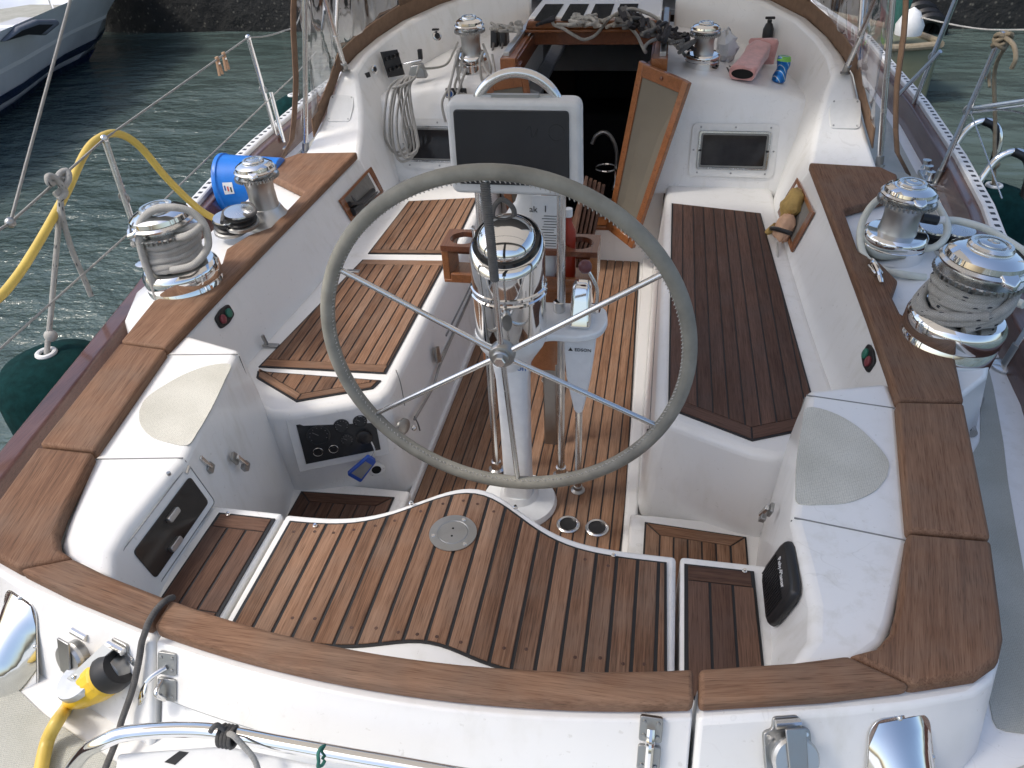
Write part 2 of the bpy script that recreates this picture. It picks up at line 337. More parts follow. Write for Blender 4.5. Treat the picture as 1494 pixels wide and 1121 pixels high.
def inset(P, d):
    """offset the edges of a CCW outline inwards; d one number or one per edge (i -> i+1)"""
    n = len(P); D = [d]*n if not isinstance(d, (list, tuple)) else d; L = []
    for i in range(n):
        a, b = Vector(P[i]), Vector(P[(i+1) % n]); t = (b-a); t = t.normalized() if t.length > 1e-9 else Vector((1, 0)); nn = Vector((-t.y, t.x)); L.append((a+nn*D[i], t))
    out = []
    for i in range(n):
        (p, t), (q, s) = L[i-1], L[i]; den = t.x*s.y-t.y*s.x
        if abs(den) < 1e-4: out.append((q.x, q.y))
        else:
            k = ((q.x-p.x)*s.y-(q.y-p.y)*s.x)/den; x = p+t*k; out.append((x.x, x.y))
    return out
def clip(P, nx, ny, c):
    """keep nx*x+ny*y <= c"""
    out = []
    for i in range(len(P)):
        a, b = P[i], P[(i+1) % len(P)]; da, db = nx*a[0]+ny*a[1]-c, nx*b[0]+ny*b[1]-c
        if da <= 0: out.append(a)
        if (da < 0 < db) or (db < 0 < da):
            t = da/(da-db); out.append((a[0]+(b[0]-a[0])*t, a[1]+(b[1]-a[1])*t))
    return out
def chamf(P, z0, z1, ch=.0012):
    P = ccw(P); Q = inset(P, ch); n = len(P)
    V = [(p[0], p[1], z0) for p in P]+[(p[0], p[1], z1-ch) for p in P]+[(p[0], p[1], z1) for p in Q]
    F = [tuple(range(n))[::-1], tuple(range(2*n, 3*n))]
    for k in (0, n): F += [(k+i, k+(i+1) % n, k+n+(i+1) % n, k+n+i) for i in range(n)]
    return V, F
def mirror(P): return [(-p[0],)+tuple(p[1:]) for p in P]
def rounded(P, r, seg=5):
    """round the corners of a 2-D outline; r one number or one per corner"""
    P = ccw(P); n = len(P); out = []
    for i in range(n):
        rr = r[i] if isinstance(r, (list, tuple)) else r
        a, b, c = Vector(P[i-1]), Vector(P[i]), Vector(P[(i+1) % n])
        if rr <= 0: out.append(tuple(b)); continue
        u, w = (a-b), (c-b); d = min(rr, u.length*.45, w.length*.45); p, q = b+u.normalized()*d, b+w.normalized()*d
        for k in range(seg+1):
            t = k/seg; x = (1-t)**2*p+2*t*(1-t)*b+t*t*q; out.append((x.x, x.y))
    return out
def panel(name, outline, z, label, cat, mat, pw, borders=(), bw=.045, gap=.005, parent=None, horizontal=False, start=None, bmat=None, rim=.006):
    """a teak panel: dark caulking bed, mitred border boards on the given edges, planks along y (or x)"""
    P = ccw(outline)
    if len(borders) and area2(outline) < 0:
        n = len(P); borders = [(n-2-b) % n for b in borders]
    c = Vector((sum(p[0] for p in P)/len(P), sum(p[1] for p in P)/len(P), z))
    t = thing(name, c, label, cat) if parent is None else parent
    make('caulking', prism(inset(P, -rim), z-.006, z+.0045), 'caulk', t, smooth=0)
    n = len(P); D = [bw if i in borders else 0 for i in range(n)]; I = inset(P, D) if borders else P
    for i in borders:
        q = [P[i], P[(i+1) % n], I[(i+1) % n], I[i]]; q = inset(ccw(q), [0, gap/2, gap/2, gap/2] if True else 0)
        d = Vector(P[(i+1) % n])-Vector(P[i]); make('plank', chamf(q, z-.005, z+.0075), bmat or mat, t, ang=math.atan2(d.y, d.x)-math.pi/2, smooth=0)
    k = 1 if horizontal else 0; lo = min(p[k] for p in I); hi = max(p[k] for p in I)
    x = lo if start is None else start
    while x > lo: x -= pw
    while x < hi-.004:
        a, b = x+gap/2, x+pw-gap/2; Q = I
        Q = clip(Q, 0 if k else -1, -1 if k else 0, -max(a, lo)); Q = clip(Q, 0 if k else 1, 1 if k else 0, min(b, hi)) if len(Q) > 2 else Q
        if len(Q) > 2 and abs(area2(Q)) > 8e-5:
            if borders: pass
            # trim the plank ends a little where they meet border boards
            make('plank', chamf(Q, z-.005, z+.0075), mat, t, ang=(math.pi/2 if k else None), smooth=0)
        x += pw
    return t
def board(name, poly, z0, z1, mat, parent, ang, bevel=.010, seg=3):
    return make(name, prism(ccw(poly), z0, z1), mat, parent, ang=ang, bevel=bevel, seg=seg)
def text(s, c, size, mat, parent, nrm, up, name='lettering', depth=.0006, align='CENTER'):
    cu = bpy.data.curves.new(name, 'FONT'); cu.body = s; cu.size = size; cu.extrude = depth; cu.align_x = align; cu.align_y = 'CENTER'; cu.resolution_u = 2
    o = bpy.data.objects.new(name, cu); COL.objects.link(o)
    me = bpy.data.meshes.new_from_object(o.evaluated_get(bpy.context.evaluated_depsgraph_get())); bpy.data.objects.remove(o); me.name = name
    o = bpy.data.objects.new(name, me); COL.objects.link(o); me.materials.clear(); me.materials.append(MATS[mat])
    z = V3(nrm).normalized(); y = V3(up); y = (y-z*y.dot(z)).normalized(); x = y.cross(z)
    m = Matrix(((x.x, y.x, z.x), (x.y, y.y, z.y), (x.z, y.z, z.z)))
    o.rotation_mode = 'QUATERNION'; o.rotation_quaternion = m.to_quaternion(); o.parent = parent
    o.location = V3(c) - (wloc(parent) if parent else Vector()); return o
def slab(poly3, th, nrm):
    """flat polygon of 3-D points given thickness along nrm"""
    n = len(poly3); k = V3(nrm).normalized()*th; A = [V3(p) for p in poly3]; B = [p+k for p in A]
    return A+B, [tuple(range(n))[::-1], tuple(range(n, 2*n))]+[(i, (i+1) % n, n+(i+1) % n, n+i) for i in range(n)]
# ================================================================== SETTING: water, sea wall, deck
WZ = -1.55
tag(make('water', ([(-150, -60, WZ), (150, -60, WZ), (150, 200, WZ), (-150, 200, WZ)], [(0, 1, 2, 3)]), 'water'), 'rippled dark green harbour water around the boat', 'water', kind='structure')
def hb(y, s=-1):
    return hb0(y)+(.11*min(1, max(0, (1.7-y)/.9)) if s > 0 else 0)
def hb0(y):
    K = [(-2.2, .95), (-1.2, 1.12), (-.5, 1.255), (.13, 1.375), (.5, 1.44), (1.0, 1.53), (1.64, 1.675), (2.0, 1.73), (2.58, 1.78), (3.44, 1.815), (5, 1.80), (7, 1.5), (9, .9), (10.6, .05)]
    for (a, b), (c, d) in zip(K, K[1:]):
        if a <= y <= c: return b+(d-b)*(y-a)/(c-a)
    return K[0][1] if y < K[0][0] else K[-1][1]
YS = [-2.2, -1.7, -1.2, -.8, -.5, -.2, .13, .5, .75, 1.0, 1.3, 1.64, 2.0, 2.3, 2.58, 3, 3.44, 4, 5, 6, 7, 8, 9, 10, 10.6]
DZ = -.23
# deck sheet with the cockpit cut out (two side strips, an aft strip, a foredeck)
def strip(inner, z):
    V = []; F = []
    for y in YS: V += [(inner(y), y, z), (hb(y)-.03, y, z)]
    for i in range(len(YS)-1): F.append((2*i, 2*i+1, 2*i+3, 2*i+2))
    return V, F
def din(y): return 0 if (y < -.55 or y > 4.6) else 1.0
def deckVF(s):
    V, F = [], []; ys = [-2.2, -1.7, -1.2, -.8, -.56]
    for y in ys: V += [(0, y, DZ), (s*(hb(y, s)-.03), y, DZ)]
    F += [(2*i, 2*i+1, 2*i+3, 2*i+2) for i in range(len(ys)-1)]
    k = len(V); ys = [-.56, -.46, -.40, -.34, -.28, -.2, .13, .5, .6, .75, 1.0, 1.3, 1.64, 2.0, 2.3, 2.58, 3, 3.44, 4, 4.6]
    ix = [.40, .85, .98, 1.04, 1.07, 1.09, 1.13, 1.19, 1.24, 1.35, 1.37, 1.37, 1.37, 1.37, 1.36, 1.33, 1.28, 1.22, 1.1, 1.0]
    for y, x in zip(ys, ix): V += [(s*x, y, DZ), (s*(hb(y, s)-.03), y, DZ)]
    F += [(k+2*i, k+2*i+1, k+2*i+3, k+2*i+2) for i in range(len(ys)-1)]
    k = len(V); ys = [4.6, 5, 6, 7, 8, 9, 10, 10.6]
    for y in ys: V += [(0, y, DZ), (s*max(hb(y, s)-.03, .01), y, DZ)]
    F += [(k+2*i, k+2*i+1, k+2*i+3, k+2*i+2) for i in range(len(ys)-1)]
    return V, F
deck = make('deck', join(deckVF(1), deckVF(-1)), 'gelcoat', smooth=0, origin=(0, 0, DZ)); tag(deck, 'white side decks of the sailboat around the cockpit', 'deck', kind='structure')
# non-skid panels laid on the deck
for s in (1, -1):
    ys = [.12, .3, .62, .9, 1.3, 1.7, 2.1, 2.5, 3.0, 3.45, 4.0, 4.6]; inn = [1.235, 1.29, 1.40, 1.455, 1.47, 1.47, 1.47, 1.48, 1.42, 1.38, 1.34, 1.3]
    out = [1.30, 1.35, 1.405, 1.47, 1.53, 1.575, 1.62, 1.64, 1.66, 1.68, 1.68, 1.68]
    ys = [-.29, -.1, .12, .3, .45, .62, .9, 1.3, 1.7, 2.1, 2.5, 3.0, 3.45, 4.0, 4.6]; inn = [1.125, 1.150, 1.185, 1.215, 1.25, 1.355, 1.435, 1.435, 1.44, 1.44, 1.43, 1.37, 1.33, 1.29, 1.27]; out = [1.20, 1.25, 1.31, 1.345, 1.375, 1.415, 1.47, 1.53, 1.575, 1.62, 1.64, 1.66, 1.68, 1.68, 1.68]
    P = [(s*a, y) for a, y in zip(inn, ys)]+[(s*a, y) for a, y in list(zip(out, ys))[::-1]]
    make('nonskid_panel', prism(rounded(ccw(P), .02, 2), DZ-.002, DZ+.004), 'nonskid_deck', deck, smooth=0)
    P = [(s*.62, -.60), (s*1.16, -.22), (s*1.27, .09), (s*1.21, -.14), (s*1.0, -1.3), (s*.62, -1.3)]
    P = [(s*.55, -.64), (s*.80, -.56), (s*.99, -.475), (s*1.10, -.385), (s*1.18, -.345), (s*1.14, -.6), (s*1.0, -1.4), (s*.55, -1.4)]
    make('nonskid_panel', prism(rounded(ccw(P), .02, 2), DZ-.002, DZ+.004), 'nonskid_deck', deck, smooth=0)
# sea wall of the harbour
wl_ = thing('sea_wall', (0, 12.5, WZ), 'dark barnacled harbour sea wall rising from the water', 'sea wall')
rows = []
for i in range(81):
    x = -50+i*1.25; rows.append([(x, 12.25+.12*math.sin(i*1.7)+.1*random.random(), WZ-1), (x, 12.3+.15*random.random(), WZ+.5), (x, 12.42+.12*random.random(), WZ+1.3), (x, 12.6, 3.2), (x, 14, 3.2)])
make('wall_face', loft(rows), 'seawall', wl_, smooth=30)
# hull of this boat
rows = []
for y in YS:
    b = hb(y); c_ = hb(y, 1); rows.append([(-b*.72, y, WZ-.3), (-b*.93, y, -.95), (-b, y, -.5), (-b, y, DZ+.02), (c_, y, DZ+.02), (c_, y, -.5), (c_*.93, y, -.95), (c_*.72, y, WZ-.3)])
V, F = loft(rows); F = [f for f in F if not (f[0] % 8 == 3)]
hullo = thing('sailboat_hull', (0, 2, WZ), 'white sailboat hull with brown mahogany bulwarks and pale perforated toe rails', 'sailboat')
make('hull_skin', (V, F), 'gelcoat', hullo, smooth=40)
for s in (1, -1):
    ys = [y for y in YS if y <= 9]; fine = []
    for a, b in zip(ys, ys[1:]): fine += [a+(b-a)*k/4 for k in range(4)]
    fine.append(ys[-1])
    rows = [[(s*(hb(y, s)-.085), y, DZ-.01), (s*(hb(y, s)-.065), y, -.112), (s*(hb(y, s)+.005), y, -.112), (s*(hb(y, s)+.012), y, DZ-.05)] for y in fine]
    make('bulwark', loft(rows, close=True, caps=True), 'mahogany', hullo, smooth=30, bevel=.008)
    rr = [y for y in fine if y > 1.55]
    rows = [[(s*(hb(y, s)+o_), y, z_) for o_, z_ in ((-.020, -.113), (-.020, -.092), (-.014, -.088), (.026, -.088), (.026, -.113))] for y in rr]
    tr = make('toe_rail', loft(rows, close=True, caps=True), 'white_plastic', hullo, smooth=30)
    V, F = [], []; y = 1.62
    while y < 5:
        a = box((s*(hb(y, s)+.006), y, -.0875), (.018, .020, .002)); V, F = join((V, F), a); y += .058
    tag(make('rail_slots', (V, F), 'black', hullo, smooth=0), None, None, kind='stuff')

# ================================================================== COCKPIT MOULDING
cm = thing('cockpit_moulding', (0, 1, -.75), 'white gelcoat cockpit moulding with seats, footwell, coamings and helm lockers', 'cockpit')
G = 'gelcoat'
ST = [((1.052, 2.25), (.935, 2.25), (1.36, 2.25), (1.40, 2.25)), ((1.057, 1.8), (.945, 1.8), (1.38, 1.8), (1.42, 1.8)), ((1.062, 1.3), (.965, 1.3), (1.38, 1.3), (1.42, 1.3)),
      ((1.064, 1.1), (.975, 1.1), (1.40, 1.1), (1.43, 1.1)), ((1.064, .85), (.99, .85), (1.40, .85), (1.43, .85)), ((1.062, .66), (1.0, .66), (1.33, .67), (1.36, .67)), ((1.058, .56), (1.0, .56), (1.24, .57), (1.28, .57)), ((1.05, .465), (1.0, .46), (1.212, .47), (1.24, .47)),
      ((.98, 0), (.93, 0), (1.136, 0), (1.165, 0)), ((.925, -.19), (.89, -.19), (1.10, -.18), (1.13, -.19)), ((.895, -.265), (.87, -.25), (1.084, -.262), (1.11, -.28)), ((.86, -.312), (.84, -.29), (1.058, -.312), (1.08, -.345)),
      ((.805, -.337), (.79, -.315), (1.016, -.347), (1.03, -.40)), ((.70, -.37), (.70, -.348), (.905, -.385), (.93, -.46)), ((.60, -.394), (.60, -.37), (.75, -.425), (.77, -.52)), ((.53, -.409), (.53, -.385), (.53, -.474), (.53, -.60))]
def secs(s):
    return [[(s*ib[0], ib[1], -.31), (s*it[0], it[1], -.036), (s*ot[0], ot[1], -.036), (s*ob[0], ob[1], DZ-.02), (s*(ob[0]*.75+ib[0]*.25), ob[1]*.75+ib[1]*.25, DZ-.02)] for it, ib, ot, ob in ST]
for s in (1, -1):
    make('coaming', loft(secs(s), caps=True), G, cm, smooth=40, bevel=.012)
# forward shoulder ramp and its inner wall, running on into the curved shelf wall
def zt(x): x = abs(x); return .235 if x < .4 else .235-.115*((x-.4)/.7)**1.6
for s in (1, -1):
    rows = []
    data = [  # inner foot, inner mid, inner top, outer top, outer foot
        ((.937, 2.2, -.30), (1.0, 2.2, -.16), (1.050, 2.2, -.035), (1.335, 2.2, -.035), (1.40, 2.2, DZ-.02)),
        ((.945, 2.36, -.30), (1.02, 2.36, -.06), (1.072, 2.36, .055), (1.30, 2.36, .05), (1.40, 2.36, DZ-.02)),
        ((.955, 2.46, -.30), (1.035, 2.46, .02), (1.095, 2.46, .135), (1.272, 2.46, .13), (1.39, 2.46, DZ-.02)),
        ((.97, 2.53, -.30), (1.05, 2.54, .08), (1.12, 2.53, .215), (1.245, 2.53, .21), (1.38, 2.53, DZ-.02)),
        ((.99, 2.60, -.30), (1.06, 2.62, .12), (1.145, 2.58, .275), (1.225, 2.585, .275), (1.37, 2.6, DZ-.02)),
        ((1.03, 2.76, -.30), (1.06, 2.78, .12), (1.135, 2.74, .315), (1.20, 2.76, .315), (1.36, 2.8, DZ-.02)),
        ((1.02, 2.95, -.30), (1.04, 2.95, .12), (1.10, 2.96, .345), (1.165, 2.98, .345), (1.34, 3.0, DZ-.02)),
        ((.96, 3.15, -.30), (.97, 3.15, .14), (1.03, 3.20, .38), (1.09, 3.24, .38), (1.30, 3.3, DZ-.02)),
        ((.82, 3.38, -.30), (.84, 3.38, .16), (.88, 3.44, .42), (.93, 3.50, .42), (1.26, 3.6, DZ-.02)),
        ((.62, 3.55, -.30), (.63, 3.55, .18), (.66, 3.62, .46), (.69, 3.70, .46), (1.2, 4.0, DZ-.02)),
        ((.42, 3.64, -.30), (.42, 3.64, .2), (.42, 3.70, .49), (.42, 3.80, .49), (1.1, 4.6, DZ-.02))]
    rows = [[(s*p[0], p[1], p[2]) for p in d] for d in data]
    make('shoulder_wall', loft(rows, caps=True), G, cm, smooth=50, bevel=.018)
    # bulkhead with the shelf on top of it
    rows = []
    for x in (.365, .5, .65, .8, .9, 1.0, 1.09):
        z = zt(x); yo = 0 if x < .85 else .30*((x-.85)/.24)**2*.1
        rows.append([(s*x, 2.555-yo, -.31), (s*x, 2.60-yo, 0), (s*x, 2.655-yo, z-.05), (s*x, 2.672-yo, z-.018), (s*x, 2.70-yo, z-.002), (s*x, 2.75, z), (s*x, 3.75, z+.03), (s*x, 3.75, -.31)])
    make('bulkhead', loft(rows, close=True, caps=True), G, cm, smooth=60)
# coach roof in front of the shelf, with dark panels
# seats
SZ = -.272
SEATP = [(.44, 2.60), (.44, .70), (.455, .655), (.72, .535), (.80, .52), (.98, .60), (1.02, .8), (.985, 1.3), (.96, 2.60)]
SEATB = [(.405, 2.60), (.405, .72), (.42, .665), (.72, .565), (.80, .55), (.98, .60), (1.02, .8), (.985, 1.3), (.96, 2.60)]
for s in (1, -1):
    t = [(s*a, b) for a, b in SEATP]; bt = [(s*a, b) for a, b in SEATB]
    make('seat_base', prism(bt, -.74, SZ, top=t), G, cm, bevel=.028, seg=4, smooth=40)
    # raised gutter edge at the back of the seat
    # step beside the wheel and the locker box
    make('helm_step', prism([(s*.385, -.15), (s*.385, .60), (s*.84, .60), (s*.80, -.15)], -.74, -.637), G, cm, bevel=.012)
    TOP = [(.835, .525), (.741, .03), (.752, -.10), (.757, -.2), (.745, -.28), (.70, -.345), (.75, -.352), (.82, -.33), (.875, -.28), (.90, -.23), (.985, 0), (1.058, .47), (1.056, .59)]
    BOT = [(.800, .570), (.715, .04), (.712, -.10), (.71, -.2), (.70, -.27), (.69, -.33), (.75, -.352), (.82, -.33), (.875, -.28), (.90, -.23), (.985, 0), (1.058, .47), (1.05, .585)]
    MID = [(.820, .545), (.730, .04), (.706, -.03), (.702, -.2), (.69, -.27), (.68, -.33)]+BOT[6:]
    ring = lambda P, z: [(s*a, b, z) for a, b in P]
    make('locker_box', loft([ring(BOT, -.74), ring(MID, -.2), ring(TOP, -.022)], close=True, caps=True), G, cm, bevel=.020, seg=4, smooth=40)
    make('side_seat_base', prism([(s*.513, -.40), (s*.513, .035), (s*.76, .035), (s*.76, -.40)], -.34, -.189), G, cm, bevel=.010)
    make('side_seat_front', prism([(s*.513, -.38), (s*.513, .0), (s*.76, .0), (s*.76, -.38)], -.74, -.33), G, cm)
def bumpy(x): return .165*math.exp(-((x+.03)/.19)**2)
XS = [-.503+1.006*i/48 for i in range(49)]
front = [(x, bumpy(x)+.032) for x in XS]
make('helm_seat_base', prism([(-.503, -.46)]+[(.503, -.46)]+front[::-1], -.34, -.189), G, cm, bevel=.010, smooth=40)
make('helm_seat_front', prism([(-.503, -.44)]+[(.503, -.44)]+[(x, y-.05) for x, y in front[::-1]], -.74, -.33), G, cm, smooth=40)
make('footwell_floor', prism([(-.42, -.1), (.42, -.1), (.42, 2.72), (-.42, 2.72)], -.80, -.735), G, cm, smooth=0)
make('floor_kerb', prism([(.372, -.1), (.41, -.1), (.41, 2.68), (.345, 2.68)], -.74, -.70), G, cm, bevel=.012)
make('floor_kerb', prism([(-.415, -.1), (-.40, -.1), (-.392, 2.68), (-.415, 2.68)], -.74, -.70), G, cm, bevel=.005)
# aft gate between the two cuts in the cap
gate = thing('transom_gate', (0, -.5, -.2), 'curved white gate with teak cap closing the aft end of the cockpit', 'gate')
rows = []
for i in range(25):
    x = -.522+1.044*i/24; yi = -.455+.052*(x/.522)**2; yo = -.522+.052*(x/.522)**2
    rows.append([(x, yi-.012, -.30), (x, yi-.012, -.036), (x, yo-.004, -.036), (x, yo-.062, -.134), (x, yo-.050, -.140), (x, yo-.03, -.30)])
make('gate_panel', loft(rows, close=True, caps=True), G, gate, smooth=40, bevel=.004)
rows = []
for i in range(25):
    x = -.522+1.044*i/24; yo = -.522+.052*(x/.522)**2
    rows.append([(x, yo+.05, -.148), (x, yo-.040, -.148), (x, yo-.052, -.156), (x, yo-.118, DZ-.03), (x, yo+.05, DZ-.03)])
make('gate_seam', tube_geo([(-.52+1.04*i/24, -.522+.052*((-.52+1.04*i/24)/.522)**2-.0545, -.1425) for i in range(25)], .0028, 6)[:2], 'rubber_grey', gate)
make('gate_sill', loft(rows, close=True, caps=True), G, cm, smooth=40)
for x in ():
    yo = -.522+.052*(x/.522)**2
    make('drain_channel', join(box((x, yo-.035, -.188), (.012, .05, .022)), box((x+.16, yo-.036, -.188), (.012, .05, .022))), G, cm, bevel=.004)

# ================================================================== TEAK
def mx(P): return [(-a, b) for a, b in P]
Z0 = SZ
panel('seat_planking', [(.485, .715), (.729, .592), (.868, .655), (.925, .83), (.873, 2.245), (.475, 2.325)], Z0, 'large dark brown teak planking on the seat with the yellow bag above it', 'teak planking', 'teak_dark', .0475, borders=(0, 1), bw=.05, gap=.0048)
panel('seat_planking', [(-.485, 1.70), (-.50, 2.315), (-.83, 2.245), (-.845, 1.672)], Z0, 'teak planking on the seat nearest the cabin, below the hanging rope coil', 'teak planking', 'teak', .0405, borders=(3,), bw=.03, gap=.005)
panel('seat_planking', [(-.49, .79), (-.488, 1.625), (-.85, 1.60), (-.945, .775)], Z0, 'teak planking of the seat hatch between two white strips', 'teak planking', 'teak', .0405, borders=(1, 3), bw=.042, gap=.005)
panel('seat_planking', [(-.505, .70), (-.495, .738), (-.935, .738), (-.925, .71), (-.733, .600)], Z0, 'small five sided teak panel above the engine gauges', 'teak planking', 'teak', .06, borders=(3, 4), bw=.030, gap=.005)
panel('footwell_planking', [(.355, .42), (.362, .75), (.322, 2.66), (-.392, 2.60), (-.398, .42)], -.735, 'reddish teak planking of the cockpit footwell under the wheel', 'teak planking', 'teak', .0425, borders=(2,), bw=.04, gap=.0052, bmat='teak')
tf = [(x, bumpy(x)) for x in [-.475+.95*i/40 for i in range(41)]]
ta = [(x, -.335+.045*math.exp(-((x+.03)/.13)**2)) for x in [-.478+.96*i/40 for i in range(41)]]
hp = panel('helm_seat_planking', ta+tf[::-1], -.189, 'sunlit curved teak planking of the helm seat with a round steel plate', 'teak planking', 'teak', .0495, gap=.0078)
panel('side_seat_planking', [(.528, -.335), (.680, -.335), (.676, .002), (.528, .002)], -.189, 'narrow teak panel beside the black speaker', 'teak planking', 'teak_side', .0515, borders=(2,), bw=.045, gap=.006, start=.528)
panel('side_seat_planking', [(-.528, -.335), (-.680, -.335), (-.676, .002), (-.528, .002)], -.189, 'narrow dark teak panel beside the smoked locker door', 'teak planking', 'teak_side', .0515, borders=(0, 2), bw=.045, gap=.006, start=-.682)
panel('step_planking', [(.440, .05), (.752, .05), (.752, .533), (.440, .553)], -.637, 'small teak step panel in the footwell below the large dark seat', 'teak planking', 'teak', .044, borders=(1, 2, 3), bw=.045, gap=.005)
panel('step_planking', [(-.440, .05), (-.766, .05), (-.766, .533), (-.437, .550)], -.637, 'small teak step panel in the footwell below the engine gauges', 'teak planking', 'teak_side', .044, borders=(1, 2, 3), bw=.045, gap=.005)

# teak cap of the coaming, board by board
cap = thing('coaming_cap', (0, .8, -.036), 'wide brown teak cap running around the top of the cockpit coaming', 'teak cap')
CZ0, CZ1 = -.0335, .004
fp = [(1.04, 2.185), (1.325, 2.155), (1.375, 2.07), (1.355, 1.87), (1.105, 1.685), (1.098, 1.33), (1.155, 1.25), (1.185, 1.13), (1.145, 1.02), (1.148, .92), (1.25, .735), (1.212, .488), (1.046, .472), (1.05, .6), (1.052, .9), (1.05, 1.3), (1.045, 1.8)]
b2 = [(1.043, .464), (1.209, .480), (1.135, .006), (.971, .004)]
b3o = [(1.133, -.002), (1.098, -.175), (1.082, -.25), (1.060, -.298), (1.016, -.334), (.90, -.372)]; b3i = [(.80, -.327), (.85, -.306), (.884, -.265), (.91, -.2), (.969, -.004)]
b4 = [(.897, -.373), (.75, -.415), (.531, -.464), (.531, -.397), (.70, -.358), (.797, -.3285)]
for s in (1, -1):
    f = (lambda P: [(s*a, b) for a, b in P])
    board('cap_board', f(fp), CZ0, CZ1, 'teak_cap', cap, 0)
    board('cap_board', f(b2), CZ0, CZ1, 'teak_cap', cap, -s*.16)
    board('cap_board', f(b3o+b3i), CZ0, CZ1, 'teak_cap', cap, -s*.22)
    board('cap_board', f(b4), CZ0, CZ1, 'teak_cap', cap, math.pi/2+s*.2)
N = 20; gi = [(-.522+1.044*i/N) for i in range(N+1)]
gp = [(x, -.455+.058*(x/.526)**2) for x in gi]+[(x, -.516+.052*(x/.526)**2) for x in gi[::-1]]
board('cap_board', gp, CZ0, CZ1, 'teak_cap', gate, math.pi/2)
# ================================================================== HELM
def PP(u, v, p0, n):
    d = ray(u, v); n = V3(n); return C0 + d*((V3(p0)-C0).dot(n)/d.dot(n))
# --- steering wheel
WC = Vector((0, .5, .062)); WR = .512
sw = thing('ship_wheel', (0, .5, .062-WR), 'large six spoke steering wheel with grey leather wrapped rim', 'steering wheel')
def wp(a, r, dy=0): return WC+Vector((r*math.cos(a), dy, r*math.sin(a)))
rim = make('rim', tube_geo([wp(2*math.pi*i/96, WR) for i in range(96)], .0208, 14, True)[:2], 'leather', sw, smooth=60)
V, F = [], []
for i in range(250):
    a = 2*math.pi*i/250; tdir = Vector((-math.sin(a), 0, math.cos(a))); p = wp(a, WR-.0180, -.0108)
    q = (tdir*.35+Vector((math.cos(a), .9 if i % 2 else -.2, math.sin(a)))*.4).normalized().to_track_quat('Z', 'Y'); V, F = join((V, F), box(p, (.0022, .0022, .011), q))
tag(make('stitching', (V, F), 'rope_white', rim, smooth=0), None, None, kind='stuff')
HUB = WC+Vector((0, -.012, -.012))
for k, ad in enumerate((92.4, 153.0, 213.5, 272.8, 332.2, 31.5)):
    a = R(ad); p0 = HUB+Vector((math.cos(a), 0, math.sin(a)))*.028; p1 = wp(a, WR-.015)
    sp = make('spoke', tubeVF([p0, p1], .0082, smoothpath=False, n=12), 'steel', sw, smooth=60)
    if k == 0:
        N = 46; path = []
        for j in range(N*8+1):
            t = .42+.56*j/(N*8); c = p0.lerp(p1, t); ph = 2*math.pi*j/8
            path.append(c+Vector((-math.sin(a), 0, math.cos(a))).cross(Vector((0, 1, 0))).normalized()*0+Vector((math.cos(ph)*-math.sin(a), math.sin(ph), math.cos(ph)*math.cos(a)))*.0105)
        make('cord_whipping', tube_geo(path, .0030, 5)[:2], 'rope_grey', sp, smooth=60)
hub = make('hub', lathe([(.0, -.01), (.034, -.008), (.037, 0), (.037, .026), (.033, .032), (.026, .034), (.026, .044), (.022, .047), (.0, .047)], HUB+Vector((0, .018, 0)), (0, -1, 0), 28), 'dull_steel', sw)
make('hub_nut', lathe([(.0, 0), (.017, 0), (.017, .012), (.014, .015), (0, .015)], HUB+Vector((0, -.028, 0)), (0, -1, 0), 6), 'steel', hub, smooth=0)
# --- pedestal
PX0, PY0 = -.012, .685
pd = thing('steering_pedestal', (PX0, PY0, -.735), 'white tapered steering pedestal with blue lettering behind the wheel hub', 'pedestal')
make('base_flange', lathe([(0, 0), (.132, 0), (.135, .012), (.128, .030), (.07, .052), (.058, .075), (0, .075)], (PX0, PY0, -.735), n=40), 'white_paint', pd)
rows = []
for z, w, d in ((-.70, .052, .052), (-.60, .047, .047), (-.35, .048, .046), (-.16, .052, .05), (-.10, .058, .056)):
    rows.append([(PX0+w*math.copysign(abs(math.cos(t))**.45, math.cos(t)), PY0+d*math.copysign(abs(math.sin(t))**.45, math.sin(t)), z) for t in [2*math.pi*(i+.5)/32 for i in range(32)]])
make('column', loft(rows, close=True, caps=True), 'white_paint', pd, smooth=50)
make('bowl', lathe([(.045, -.13), (.057, -.11), (.075, -.075), (.100, -.035), (.109, -.012), (.110, .012), (.04, .012)], (PX0, PY0, 0), n=40), 'white_paint', pd)
text('Edson', PY(751, 537, PY0-.0555), .030, 'blue_print', pd, (0, -1, .04), (0, 0, 1))
# engine control bracket
make('bracket', prism(rounded(ccw([(-.02, .60), (.10, .70), (.19, .695), (.255, .73), (.275, .80), (.26, .885), (.15, .90), (-.13, .89), (-.14, .80)]), .03, 4), -.035, -.012), 'white_paint', pd, bevel=.006)
